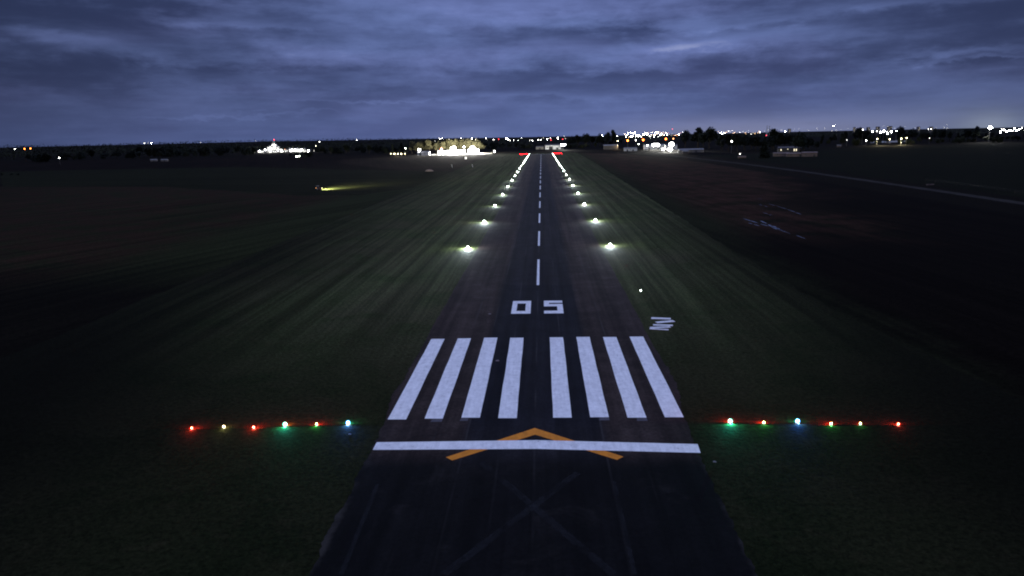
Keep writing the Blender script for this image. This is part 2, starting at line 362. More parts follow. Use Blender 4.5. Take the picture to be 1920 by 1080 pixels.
def paint_mat(name, c, under, wear=.0, fine_=2.0):
    mt, t, b = material(name); p = t.pos()
    n = t.noise(p, 1.1, 7, .68); g = t.noise(t.scale(p, 2.2, .3, 1), 1.0, 5, .6); fi = t.noise(p, 7.0, 4, .7)
    k = t.m('MULTIPLY', t.mr(n, .25, .75, .84, 1.08), t.m('MULTIPLY', t.mr(g, .3, .7, .90, 1.06), t.mr(fi, .2, .8, .88, 1.08)))
    cc = t.mix(1.0, c, t.vec(k, k, k), 'MULTIPLY')
    wv = t.mr(t.m('ADD', t.m('MULTIPLY', n, .6), t.m('MULTIPLY', fi, .4)), .5-.17+wear, .5-.10+wear, 1.0, 0.0)
    cc = t.mix(wv, cc, under)
    t.l.new(cc, b.inputs['Base Color']); b.inputs['Roughness'].default_value = .7; b.inputs['Specular IOR Level'].default_value = .2
    return mt
def ghost_mat(name, c, amount):
    mt, t, b = material(name); p = t.pos(); mt.node_tree.nodes.remove(b)
    n = t.mr(t.noise(p, .20, 6, .62, .5), .32, .58); f = t.mr(t.noise(p, 2.2, 6, .75), .32, .58)
    df = t.new('ShaderNodeBsdfDiffuse'); df.inputs[0].default_value = (*c, 1); tr_ = t.new('ShaderNodeBsdfTransparent'); mx = t.new('ShaderNodeMixShader')
    t.l.new(t.m('MULTIPLY', t.m('MULTIPLY', n, f), amount), mx.inputs[0]); t.l.new(tr_.outputs[0], mx.inputs[1]); t.l.new(df.outputs[0], mx.inputs[2]); t.l.new(mx.outputs[0], t.n['Material Output'].inputs[0])
    return mt
M['faded'] = ghost_mat('worn_off_paint', (.036, .038, .042), .34)
M['white'] = paint_mat('white_road_paint', (.84, .84, .81), (.10, .10, .105))
M['orange'] = paint_mat('orange_road_paint', (.72, .235, .012), (.03, .025, .02))
M['faded2'] = paint_mat('ghost_paint', (.075, .07, .078), (.022, .02, .023), .04)

# ------------------------------------------------------------------ ground
mb = MB(); NA = 120; radii = [0, 30, 80, 200, 450, 900, 1500, 2200, 2600, 3000, 3500, 4000, 4500, 5000, 5600, 6300, 7200, 9000, 12000, 20000]
vs = [(0, 0, 0)]; fs = []
for r in radii[1:]:
    for i in range(NA):
        a = 2*PI*i/NA; x, y = r*math.sin(a), r*math.cos(a); vs.append((x, y, gz(x, y)))
for i in range(NA): fs.append((0, 1+(i+1) % NA, 1+i))
for j in range(len(radii)-2):
    for i in range(NA):
        k = (i+1) % NA; fs.append((1+j*NA+i, 1+j*NA+k, 1+(j+1)*NA+k, 1+(j+1)*NA+i))
g = mb.add(vs, fs).build('ground', M['land']); tag(g, 'dark flat farmland reaching to the horizon', 'ground', kind='structure')

def sheet(name, pts, z, mat, label, cat, jitter=0.0, step=12.0):
    out = []
    rnd = random.Random(len(name)*7+int(abs(pts[0][0])))
    for i, a in enumerate(pts):
        b = pts[(i+1) % len(pts)]; a = Vector(a[:2]); b = Vector(b[:2]); n = max(1, min(400, int((b-a).length/step))) if jitter else 1
        nr = Vector((-(b-a).y, (b-a).x)).normalized()
        for k in range(n):
            q = a.lerp(b, k/n) + (nr*rnd.uniform(-jitter, jitter) if k else Vector((0, 0))); out.append((q.x, q.y, z))
    o = MB().poly(out).build(name, mat)
    bm = bmesh.new(); bm.from_mesh(o.data); bmesh.ops.triangulate(bm, faces=bm.faces[:]); bmesh.ops.recalc_face_normals(bm, faces=bm.faces[:])
    if bm.faces and sum(f.normal.z for f in bm.faces) < 0: bmesh.ops.reverse_faces(bm, faces=bm.faces[:])
    bm.to_mesh(o.data); bm.free()
    return tag(o, label, cat, kind='structure')
A = lambda *l: [at(x, y) for x, y in l]
sheet('dark_field', A((0, 303), (250, 299), (560, 294), (770, 291.5), (896, 290), (868, 323), (700, 319), (450, 313), (0, 322)), .02, M['soil_dark'], 'dark ploughed field far off beyond the green pasture', 'field', 3, 30)
sheet('red_soil_field', A((640, 298), (880, 291), (893, 293), (868, 322), (760, 321), (690, 312), (640, 306)), .03, M['soil_far'], 'reddish soil field in front of the floodlit apron', 'field', 3, 25)
sheet('pasture', A((0, 322), (450, 313), (700, 319), (868, 323), (780, 356), (680, 368), (560, 369), (300, 352), (0, 352)), .025, M['pasture'], 'dim green pasture crossing beyond the dark soil', 'field', 2.5, 25)
sheet('brown_field', A((0, 350), (300, 350), (560, 366), (680, 366), (790, 350), (690, 396), (500, 485), (250, 610), (-250, 800), (-700, 800), (-700, 370)), .028, M['soil_west'], 'dark brownish field west of the mown strip', 'field', 1.5, 20)
sheet('red_soil_field', A((1060, 286.5), (1160, 288), (1280, 299), (1450, 326), (1700, 368), (1920, 406), (2500, 520), (2500, 900), (1800, 790), (1560, 602), (1380, 482), (1240, 385), (1128, 312)), .03, M['soil'], 'reddish soil field turning black, wet toward the east', 'field', .7, 6)
sheet('pasture', A((1300, 290), (1400, 300), (1500, 312), (1700, 342), (1920, 371), (1920, 268), (1600, 278), (1400, 289)), .028, M['pasture_dim'], 'dark green pasture beyond the dirt road', 'field', 2, 30)
sheet('mown_strip', [(-95, -45), (70, -45), (58, 60), (52, 120), (52, 200), (60, 700), (66, 1290), (-92, 1290), (-84, 700), (-81, 200), (-80, 100)], .05, M['mown'], 'mown grass strip with long mowing lines beside the runway', 'grass', .5, 3)
road = [at(1280, 294), at(1400, 308), at(1500, 321), at(1600, 335), at(1700, 349.5), at(1800, 364), at(1920, 382)]
L, Rr = [], []
rd = random.Random(4)
for i in range(len(road)-1):
    for k in range(12):
        p = road[i].lerp(road[i+1], k/12); hw = 3.4+rd.uniform(-.4, .4); L.append((p.x-hw, p.y)); Rr.append((p.x+hw, p.y))
L.append((road[-1].x-2.6, 240)); Rr.append((road[-1].x+2.6, 240)); L.insert(0, (road[0].x-12, 1150)); Rr.insert(0, (road[0].x-7, 1150))
mb = MB(); n = len(L); mb.add([(x, y, .045) for x, y in L]+[(x, y, .045) for x, y in Rr], [(i, i+1, n+i+1, n+i) for i in range(n-1)])
tag(mb.build('dirt_road', M['dirt']), 'pale dirt road running straight along the dark pasture', 'road', kind='structure')
# standing water between the furrows
mt, t, b = material('puddle_water'); b.inputs['Base Color'].default_value = (.01, .011, .013, 1); b.inputs['Roughness'].default_value = .1; b.inputs['Specular IOR Level'].default_value = .7
M['water'] = mt
for i, (x0, y0, x1, y1, wd) in enumerate(((1394, 410, 1440, 424, 1.0), (1425, 414, 1462, 431, 1.3), (1440, 421, 1508, 448, .55), (1404, 418, 1422, 424, .6), (1441, 382, 1478, 393, .40), (1476, 393, 1503, 402, .45), (1430, 398, 1447, 404, .4), (1420, 372, 1432, 374, .4), (1450, 427, 1470, 435, .5), (1424, 383, 1440, 388, .35))):
    rn = random.Random(i); A_, B_ = at(x0, y0), at(x1, y1); cut = 0.0
    while cut < .97:
        ln = rn.uniform(.3, .7); a, b2 = A_.lerp(B_, cut), A_.lerp(B_, min(1, cut+ln)); cut += ln+rn.uniform(.0, .10)
        dd = (b2-a).normalized(); nr = Vector((-dd.y, dd.x, 0)); off = nr*rn.uniform(-.35, .35); pts = []; w2 = wd*rn.uniform(.9, 1.9)
        if (b2-a).length < .6: continue
        N_ = 14; wig = [rn.uniform(-.05, .05) for _ in range(N_+1)]
        for s_ in (1, -1):
            for k in range(N_+1):
                q_ = k if s_ > 0 else N_-k; q = q_/N_
                ww = w2*math.sin(PI*min(.97, max(.03, q)))**.5*rn.uniform(.2, 1)*.42
                p = a.lerp(b2, q)+nr*(s_*ww+wig[q_])+off; pts.append((p.x, p.y, .044))
        o = MB().poly(pts).build('puddle', M['water']); tag(o, 'thin streak of standing water in a furrow of the black field', 'water', 'water in the furrows', 'structure')

# ------------------------------------------------------------------ runway and its paint
mb = MB(); rd = random.Random(9); Ls, Rs = [], []
y = -30.0; wl = wr = 0.0
while y < 1226:
    hw = 16.35+1.15*sstep(62, 80, y); k = 1.0 if y < 90 else .5
    wl = wl*.9+rd.uniform(-.12, .12); wr = wr*.9+rd.uniform(-.12, .12)
    Ls.append((-hw+(wl+rd.uniform(-.10, .10))*k, y)); Rs.append((hw+(wr+rd.uniform(-.10, .10))*k, y)); y += .45 if y < 130 else 1.3 if y < 260 else 8
Ls.append((-17.6, 1226)); Rs.append((17.6, 1226)); n = len(Ls)
runway = mb.add([(a, b, .09) for a, b in Ls]+[(a, b, .09) for a, b in Rs], [(i, n+i, n+i+1, i+1) for i in range(n-1)]).build('runway', M['asphalt'])
tag(runway, 'long dark asphalt runway with white threshold markings', 'runway', kind='structure')
ZP = .102
def mark(name, polys, mat, label, z=ZP):
    mb = MB()
    for p in polys: mb.poly([(q[0], q[1], z) for q in p])
    o = mb.build(name, mat, runway); o['label'] = label
    return o
u_, g_, c_, y1, y2 = 2.085, 2.07, 4.11, 71.85, 103.2
rd = random.Random(3)
names8 = ['outermost white threshold stripe on the west side', 'second white threshold stripe from the west edge', 'third white threshold stripe from the west edge', 'white threshold stripe just west of the centreline', 'white threshold stripe just east of the centreline', 'third white threshold stripe from the east edge', 'second white threshold stripe from the east edge', 'outermost white threshold stripe on the east side']
for i in range(8):
    s_ = 1 if i > 3 else -1; k = i-4 if i > 3 else 3-i
    a = s_*(c_/2+k*(u_+g_)); b = a+s_*u_; xl, xr = min(a, b), max(a, b); e = (.45, .25, 0, .15, .05, -.05, .1, 0)[i]
    left = [(xl+rd.uniform(-.03, .03), y1-e+(y2-y1)*q/9) for q in range(10)]; right = [(xr+rd.uniform(-.03, .03), y1-e+(y2-y1)*q/9) for q in range(9, -1, -1)]
    mark('threshold_stripe', [left+right], M['white'], names8[i])
    if i in (1, 2, 5, 6):
        w_ = rd.uniform(.7, 1.2); x0 = xl if i == 2 else xr-w_
        mark('paint_smear', [[(x0-.1, y1-e-.9), (x0+w_, y1-e-.85), (x0+w_, y1-e-.03), (x0, y1-e-.03)]], M['faded2'], 'ghost of old paint below a threshold stripe')
bar = [at(699, 845.3), at(1006, 843.5), at(1313.5, 851), at(1308, 834.5), at(1006, 827), at(706.5, 831)]
mark('threshold_bar', [bar], M['white'], 'long white bar painted across the runway before the stripes', .110)
mark('chevron', [[at(836, 859), at(848, 865), at(1003.5, 816.5), at(1003, 804)], [at(1003, 804), at(1003.5, 816.5), at(1157, 864), at(1169, 858)]], M['orange'], 'orange arrow head painted under the white bar')
def q(x0, x1, y0_, y1_): return [(x0, y0_), (x1, y0_), (x1, y1_), (x0, y1_)]
mark('numeral_zero', [q(-4.7, -3.78, 118, 127.6), q(-2.18, -1.22, 118, 127.6), q(-3.78, -2.18, 118, 119.9), q(-3.78, -2.18, 125.6, 127.6)], M['white'], 'white painted figure 0 of the runway number')
mark('numeral_five', [q(1.22, 4.7, 118, 119.95), q(3.66, 4.7, 119.95, 125.0), q(1.22, 3.66, 123.2, 125.0), q(1.22, 2.16, 125.0, 127.6), q(2.16, 4.7, 125.9, 127.6)], M['white'], 'white painted figure 5 of the runway number')
yy, k = 141.9, 0
while yy < 1190:
    mark('centreline_dash', [[(-.27, yy), (.27, yy), (.27, yy+30.8), (-.27, yy+30.8)]], M['white'], 'white centreline dash, %s from the numerals' % (ORD[k] if k < 20 else 'far along')); yy += 53.3; k += 1
for i in range(10):
    x = -16.2+i*3.6; mark('end_dash', [q(x-1.1, x+1.1, 1216, 1219.5)], M['white'], 'short white dash of the broken line across the far runway end')
def arm(p0, p1, wd):
    p0, p1 = Vector(p0[:2]), Vector(p1[:2]); dd = (p1-p0).normalized(); nr = Vector((-dd.y, dd.x))*wd/2; n = 12
    return [p0+nr*.9, p0-nr, p1-nr*.9, p1+nr]
mark('worn_cross', [arm(at(903, 868), at(1150, 1079), .75)], M['faded'], 'worn ghost cross on the dark pavement before the threshold', .1)
mark('worn_cross', [arm(at(1083, 888), at(832, 1079), .75)], M['faded'], 'worn arm of the ghost cross on the dark pavement', .104)
mark('worn_line', [arm(at(1152, 905), at(1190, 1079), .35)], M['faded'], 'faint pale scuffed line along the old pavement', .1)
mark('worn_line', [arm(at(708, 910), at(640, 1079), .4)], M['faded'], 'faint pale line near the crumbled west edge', .1)

# ------------------------------------------------------------------ lights beside the runway
def glass(name, c, k, clear=1.0):                 # lamp glass, glowing with the bulb inside it
    mt, t, b = material(name); mt.node_tree.nodes.remove(b); mt.cycles.emission_sampling = 'NONE'
    tr_ = t.new('ShaderNodeBsdfTransparent'); tr_.inputs[0].default_value = (*[1-(1-q)*(1-clear) for q in c], 1); em = t.new('ShaderNodeEmission'); em.inputs[0].default_value = (*c, 1); em.inputs[1].default_value = k
    ad = t.new('ShaderNodeAddShader'); t.l.new(tr_.outputs[0], ad.inputs[0]); t.l.new(em.outputs[0], ad.inputs[1]); t.l.new(ad.outputs[0], t.n['Material Output'].inputs[0])
    return mt
def fixture(name, mats, r=.24, low=.12):
    root = empty(name, (0, 0, 0))
    MB().lathe((0, 0, 0), [(.01, .03), (r*1.1, .03), (r*1.1, 0)], 12).build('base_plate', M['steel'], root)
    MB().tube((0, 0, .03), (0, 0, low), .05, .04, 8).build('stem', M['steel'], root)
    MB().lathe((0, 0, low), [(.05, 0), (r*.45, .015), (r*.5, .04)], 12).build('housing', M['dark'], root, True)
    z = low+.05; prof = [(r*.8, 0), (r, r*.4), (r*.95, r*.9), (r*.6, r*1.4), (.02, r*1.6)]
    if len(mats) == 1: MB().lathe((0, 0, z), prof, 14).build('lens', mats[0], root, True)
    else:
        for k_, (a0_, a1_) in enumerate(((-PI, 0), (0, PI))):
            le = MB().lathe((0, 0, z), prof, 8, a0_, a1_).build('lens', mats[k_], root, True)
            MB().lathe((0, 0, z+r*.2), [(r*.42, 0), (r*.5, r*.3), (r*.42, r*.7), (.01, r*.9)], 6, a0_+.02, a1_-.02).build('bulb', mats[k_+2], le, True)
    return root
WG = glass('clear_lamp_glass', (.95, 1, .93), 30)
edge = None
rd = random.Random(8)
for k in range(18):
    for side, px in ((-1, (876, 909, 930, 943, 955)), (1, (1146, 1117, 1097, 1082, 1074))):
        yy = 192.2+60.1*k
        if edge is None: o = edge = fixture('runway_edge_light', [WG], .33); LL = light('POINT', o, (0, 0, .30), 4*PI*1100, (.82, .96, 1.0), .08); LL.data.name = 'edge_lamp'
        else: o = copy_tree(edge)
        for c in o.children:
            if c.type == 'LIGHT': c.data = c.data.copy(); c.data.energy = 4*PI*rd.uniform(.75, 1.2)*(1700 if k < 2 else 1150 if k < 6 else 600 if k < 10 else 260)
        o.location = (side*20.42+rd.uniform(-.25, .25), yy+rd.uniform(-1, 1), .05); o.rotation_euler.z = rd.uniform(0, 6)
        tag(o, 'white runway edge light on the %s edge, %s light past the threshold' % ('west' if side < 0 else 'east', ORD[k]), 'runway light', 'runway edge lights')
C = {'core': (1, .97, .86), 'red': (1, .055, .025), 'orange': (1, .30, .04), 'green': (.10, 1, .22), 'teal': (.08, 1, .75), 'blue': (.10, .38, 1), 'yellow': (1, .9, .45), 'warm': (1, .75, .4)}
LM = {}
def lens(c, s_):
    if (c, s_) not in LM: LM[c, s_] = glow('%s_bulb' % c, C[c], s_)
    return LM[c, s_]
def shade(c, k):
    if ('g', c, k) not in LM: LM['g', c, k] = glass('%s_glass_dome' % c, C[c], k, .4)
    return LM['g', c, k]
# (px, py, colour towards the approach, strength, colour towards the runway, strength, label)
# intensities in W/sr: towards the approach, towards the runway
TL = ((360, 806, 'red', 30, 'red', 60, 'threshold light glowing red, farthest out on the west side'),
      (420, 803.5, 'yellow', 9, 'warm', 9, 'small dim yellowish threshold light between two red ones'),
      (476, 804.5, 'red', 22, 'red', 60, 'threshold light with a red glow, next to the teal one on the west side'),
      (535, 799.5, 'teal', 48, 'orange', 30, 'bright teal threshold light west of the runway'),
      (594, 798.5, 'green', 14, 'red', 42, 'green and red threshold light between the teal and blue ones on the west side'),
      (653, 796.5, 'blue', 42, 'teal', 14, 'blue threshold light closest to the west edge of the runway'),
      (1369, 793.5, 'teal', 60, 'red', 55, 'bright teal threshold light closest to the east edge of the runway'),
      (1432, 795.5, 'green', 20, 'red', 45, 'green threshold light between the teal and blue ones on the east side'),
      (1495, 793.5, 'blue', 42, 'teal', 14, 'blue threshold light east of the runway'),
      (1558, 797.5, 'green', 14, 'red', 50, 'green and red threshold light just outside the blue one on the east side'),
      (1613, 797.5, 'green', 6, 'red', 18, 'small dim green threshold light, second from the east end of its row'),
      (1684, 798.5, 'red', 10, 'red', 50, 'red threshold light at the far east end of its row'))
for px, py, c1, s1, c2, s2, lab in TL:
    big = c1 in ('teal', 'blue')
    o = fixture('threshold_light', [shade(c1, 2.6 if big else .45), shade(c2, .5 if big else 1.6), lens('core' if c1 != 'red' else 'warm', 60 if big else 40), lens(c2 if c2 != 'red' else 'orange', 20) if not big else lens(c1, 40)], .25 if big else .17, .08)
    s1 *= 1.0 if big else .6; s2 *= 1.3; yo = .19 if big else .125
    light('SPOT', o, (0, -yo, .26), 4*PI*s1, C[c1], .035, (0, -1, 0)); light('SPOT', o, (0, yo, .26), 4*PI*s2, C[c2], .035, (0, 1, 0))
    o.location = at(px, py, .055)
    tag(o, lab, 'runway light', 'coloured threshold lights')
REDL = glass('red_end_glass', (1, .004, .012), 24); rend = None
for k in range(10):
    if k < 5: x = -37+k*2.9; s_ = 'west'
    else: x = 23.5+(k-5)*3.2; s_ = 'east'
    o = rend = fixture('runway_end_light', [REDL], .45) if rend is None else copy_tree(rend)
    o.location = (x, 1233, .05); o.rotation_euler.z = k
    tag(o, 'red runway end light, %s of five on the %s side counted from the west' % (ORD[k % 5], s_), 'runway light', 'red runway end lights')
o = fixture('marker_light', [glass('small_marker_glass', (.85, 1, .9), 12)], .13); o.location = at(1201.5, 547, .05); tag(o, 'small white marker light alone on the grass east of the numerals', 'marker light')

# boards lying on the grass edge
for i, (a, b, wd, lab) in enumerate((((1221, 598.2), (1257.5, 599.6), .66, 'white board lying farthest from the camera in the loose pile by the runway'), ((1230.5, 606.6), (1263.5, 603.6), .66, 'white board lying at a slant, second from the back of the pile by the runway'),
        ((1224.5, 611), (1261.5, 612), .52, 'white board in the middle of the loose pile by the runway'), ((1219, 616.2), (1257, 614.8), .46, 'white board lying second from the front of the pile by the runway'), ((1218, 618), (1253.5, 620), .40, 'white board nearest the camera in the loose pile by the runway'))):
    a, b = at(*a), at(*b); c = (a+b)/2; ln = (b-a).length; r_ = empty('marker_board', (c.x, c.y, .06), math.atan2(b.y-a.y, b.x-a.x), lab, 'board', 'white boards beside the runway')
    MB().box((0, 0, .11), (ln, wd*1.5, .05)).build('panel', M['board'], r_)
    for sx in (-1, 1): MB().box((sx*ln*.36, 0, .042), (.10, wd*1.3, .085)).build('batten', M['dark'], r_)
for px, py, s_, lab in ((933, 678, .28, 'pale scrap lying between two threshold stripes'), (918, 590, .26, 'pale scrap lying on the asphalt west of the figure 0'), (656, 816, .16, 'small pale stone lying in the grass by the blue light'), (1340, 868, .2, 'small pale chip lying at the crumbled east edge')):
    p = at(px, py); mb = MB(); rn = random.Random(px)
    ring = [(s_*rn.uniform(.6, 1.3)*math.cos(i*PI/4), s_*rn.uniform(.35, .7)*math.sin(i*PI/4)) for i in range(8)]
    mb.add([(a, b, 0) for a, b in ring]+[(a*.7, b*.7, .12*s_/.25) for a, b in ring], [tuple(range(8, 16))]+[(i, (i+1) % 8, 8+(i+1) % 8, 8+i) for i in range(8)])
    o = mb.build('rubble', plain('pale_rubble', (.2, .19, .19))); o.location = (p.x, p.y, .092); tag(o, lab, 'rubble')

# ------------------------------------------------------------------ trees
def crown_mesh(kind, seed):
    rn = random.Random(seed); mb = MB()
    if kind == 'round': lobes = [(rn.uniform(-.2, .2), rn.uniform(-.2, .2), rn.uniform(.45, .8), rn.uniform(.14, .24)) for _ in range(9)]+[(0, 0, .6, .25), (.05, 0, .82, .17)]; n = 1000
    elif kind == 'tall': lobes = [(rn.uniform(-.13, .13), rn.uniform(-.13, .13), rn.uniform(.4, .88), rn.uniform(.09, .15)) for _ in range(10)]+[(rn.uniform(-.05, .05), 0, .88, .12)]; n = 900
    elif kind == 'cone': lobes = [(0, 0, .12+.82*i/10, .19*(1-.85*i/10)+.02) for i in range(11)]; n = 700
    elif kind == 'poplar': lobes = [(rn.uniform(-.02, .02), 0, .15+.8*i/10, .075*math.sin(PI*(.15+.8*i/10))+.015) for i in range(11)]; n = 620
    else: lobes = [(rn.uniform(-.5, .5), rn.uniform(-.4, .4), rn.uniform(.2, .70), rn.uniform(.2, .32)) for _ in range(11)]; n = 900
    tot = sum(l[3]**2 for l in lobes)
    for l in lobes:
        for _ in range(int(n*l[3]**2/tot)):
            while True:
                p = Vector((rn.uniform(-1, 1), rn.uniform(-1, 1), rn.uniform(-1, 1)))
                if .25 < p.length < 1: break
            c = Vector(l[:3])+p*l[3]*rn.uniform(.8, 1.12); s_ = rn.uniform(.022, .052)*(1.4 if kind == 'bush' else 1)
            a = Vector((rn.gauss(0, 1), rn.gauss(0, 1), rn.gauss(0, 1))).normalized(); b = a.orthogonal().normalized()
            mb.add([c+a*s_*1.3, c+b*s_*.8, c-a*s_*1.3, c-b*s_*.8], [(0, 1, 2, 3)])
    return mb
def trunk_mesh(kind, seed):
    rn = random.Random(seed+50); mb = MB(); h = {'round': .5, 'tall': .7, 'cone': .8, 'poplar': .8, 'bush': .3}[kind]; r = .026 if kind != 'bush' else .04
    mb.tube((0, 0, 0), (rn.uniform(-.02, .02), 0, h), r, r*.4, 7)
    for _ in range(5):
        z = rn.uniform(.3, .95)*h; a = rn.uniform(0, 2*PI); k = .05 if kind in ('cone', 'poplar') else .18
        mb.tube((0, 0, z), (k*math.cos(a), k*math.sin(a), z+.16), r*.45, r*.15, 5)
    return mb
PROTO = {}
def tree(kind, leaf, loc, h, wide, label, group, name=None, var=0):
    key = (kind, leaf, var % 4)
    if key not in PROTO:
        PROTO[key] = root = empty(name or 'tree', (0, 0, 0))
        trunk_mesh(kind, var % 4).build('trunk', M['bark'], root); crown_mesh(kind, var % 4+11).build('crown', M[leaf], root)
        o = root
    else:
        o = copy_tree(PROTO[key]); 
        o.name = name or 'tree'
    o.location = loc; o.scale = (h*wide, h*wide, h); o.rotation_euler.z = var*2.399
    tag(o, label, 'tree', group)
    return o
TREES = []
def treeline(tops, Y, n, kinds, leaf, wide, label, group, seed=1, jit=2.0, dy=60, name=None):
    rn = random.Random(seed); x0, x1 = tops[0][0], tops[-1][0]
    for i in range(n):
        px = x0+(x1-x0)*(i+.5+rn.uniform(-.45, .45))/n
        for (a, ta), (b, tb) in zip(tops, tops[1:]):
            if a <= px <= b: top = ta+(tb-ta)*(px-a)/(b-a); break
        y_ = Y+rn.uniform(-dy, dy); p = far(px, top+rn.uniform(-jit*.4, jit), y_); b0 = gz(p.x, p.y); h = p.z-b0
        if h < 2.5: h = 2.5
        tree(rn.choice(kinds), leaf, (p.x, p.y, b0), h, wide*rn.uniform(.8, 1.25), label, group, name, i+seed)
# individually readable trees: px, top, distance, kind, leaf, width factor, label
for i, (px, top, Y, kind, leaf, wd, lab) in enumerate((
        (1286, 243, 1500, 'round', 'leafC', .9, 'smaller round tree on the town-light side of the tall dark clump'), (1310, 238.5, 1420, 'tall', 'leafC', 1.3, 'tall narrow tree in the dark clump beside the dense town lights'),
        (1331, 237.5, 1400, 'round', 'leafC', 1.0, 'broad round-headed tree topping the dark clump beside the dense town lights'), (1320, 246, 1380, 'round', 'leafC', 1.0, 'lower tree filling the front of the tall dark clump'),
        (1451, 239.5, 1250, 'round', 'leafC', .95, 'tallest dark tree rising above the wood by the dirt road'), (1435, 256, 840, 'cone', 'leafC', 1.35, 'black bushy conifer standing alone before the pale sheds'),
        (1503, 249, 930, 'round', 'leafC', 1.0, 'dark round tree behind the eastern end of the pale sheds'), (1150, 243.5, 1900, 'tall', 'leafC', .8, 'thin tree with a tufted top standing out at the edge of the central wood'),
        (1140, 246.5, 1880, 'round', 'leafC', .8, 'rounded tree beside the thin tufted tree at the central wood edge'), (1125, 250, 1900, 'round', 'leafC', .8, 'first of the outlying trees at the edge of the central wood'),
        (752, 266, 1500, 'poplar', 'leafC', 1.2, 'slender dark poplar west of the apron lights'), (762, 268, 1480, 'poplar', 'leafC', 1.3, 'second slender dark poplar, nearer the apron shed'),
        (735, 269, 1500, 'poplar', 'leafC', 1.2, 'slender poplar farthest from the apron shed'), (1833, 236, 1500, 'tall', 'leafC', 1.0, 'dark tree standing just west of the dazzling stadium light'), (1690, 236, 1700, 'round', 'leafC', .8, 'round tree top standing above the eastern tree line'), (1613, 238, 1650, 'round', 'leafC', .9, 'broad tree top above the eastern tree line by the lit yard'))):
    p = far(px, top, Y); b0 = gz(p.x, p.y); tree(kind, leaf, (p.x, p.y, b0), p.z-b0, wd, lab, None, None, i)
RT = ['round', 'tall', 'round', 'bush']
treeline([(1345, 256), (1375, 251), (1410, 252), (1440, 256), (1480, 246), (1520, 252), (1535, 266)], 1180, 22, ['round', 'tall', 'round'], 'leafC', 1.05, 'dark tree in the thick wood beyond the dirt road', 'dark wood by the dirt road', 2, 8)
treeline([(1540, 252), (1600, 245), (1680, 244), (1750, 242), (1830, 243), (1870, 250), (1925, 250)], 1620, 34, ['round', 'round', 'tall'], 'leafC', .95, 'dark tree in the long eastern tree line', 'eastern tree line', 3, 7)
treeline([(1535, 262), (1620, 256), (1700, 257), (1830, 256), (1925, 252)], 1450, 22, ['round', 'bush'], 'leafA', 1.0, 'lower tree in front of the long eastern tree line', 'eastern lower trees', 4, 4)
treeline([(1065, 254), (1080, 251), (1110, 252), (1130, 258), (1165, 262)], 2000, 16, ['round', 'tall', 'round'], 'leafC', .9, 'dark tree in the wood behind the hangar at the runway end', 'wood behind the hangar', 5, 5)
treeline([(1060, 268), (1100, 268), (1160, 270)], 1750, 12, ['round', 'bush'], 'leafA', .9, 'low tree before the wood behind the hangar', 'low trees beside the hangar', 6, 3)
treeline([(905, 264), (940, 266), (1000, 268), (1020, 269)], 1800, 16, ['round', 'bush', 'round'], 'leafC', .85, 'dark tree in the belt between the apron and the hangar', 'belt between apron and hangar', 7, 4)
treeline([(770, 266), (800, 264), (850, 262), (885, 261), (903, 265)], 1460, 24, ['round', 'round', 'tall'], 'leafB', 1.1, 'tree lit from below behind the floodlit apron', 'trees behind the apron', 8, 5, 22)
treeline([(590, 275), (650, 272), (735, 271), (770, 274)], 1600, 20, ['round', 'bush'], 'leafC', .95, 'dark tree in the wood west of the apron', 'wood west of the apron', 9, 4)
treeline([(250, 272), (330, 268), (420, 271), (480, 274)], 1700, 14, ['round', 'bush'], 'leafC', 1.0, 'dark tree in the wood west of the white silos', 'wood west of the silos', 10, 5)
treeline([(540, 285), (580, 284)], 1350, 5, ['bush', 'round'], 'leafC', 1.3, 'low dark bush before the white silos', 'bushes before the silos', 11, 2)
treeline([(60, 286), (85, 285)], 1400, 4, ['bush'], 'leafC', 1.1, 'low black bush near the orange village lamps', 'bushes near the village lamps', 12, 2)
treeline([(115, 279), (200, 281), (330, 284)], 1500, 10, ['bush', 'round'], 'leafC', 1.1, 'low dark tree along the far edge of the ploughed field', 'trees along the ploughed field', 13, 4)
treeline([(-10, 340), (20, 338), (38, 344)], 760, 4, ['bush'], 'leafC', 1.0, 'black bush at the western edge beside the pasture', 'black bushes by the pasture', 14, 2, 15)
# far woods, one mass on the skyline
mb = MB(); rn = random.Random(21)
for i in range(15000):
    a = R(rn.uniform(-46, 44)); r = rn.choice((3300, 4200, 5200, 6200))+rn.uniform(-150, 150)
    x, y = r*math.sin(a), r*math.cos(a)
    top = 9+10*(.5+.5*math.sin(a*37+r*.011))*(.5+.5*math.sin(a*91+1.3+r*.02))+6*(.5+.5*math.sin(a*260+r*.03))
    if math.sin(a*23+r*.004)+.9 < 0: continue
    c = Vector((x, y, gz(x, y)+top*rn.random()**.6)); s_ = rn.uniform(2.0, 5.0)
    ax_ = Vector((rn.gauss(0, 1), rn.gauss(0, 1), rn.gauss(0, .6))).normalized(); b = ax_.orthogonal().normalized()
    mb.add([c+ax_*s_, c+b*s_*.7, c-ax_*s_, c-b*s_*.7], [(0, 1, 2, 3)])
tag(mb.build('far_woods', M['leafA']), 'far dark woods along the skyline', 'woods', kind='stuff')

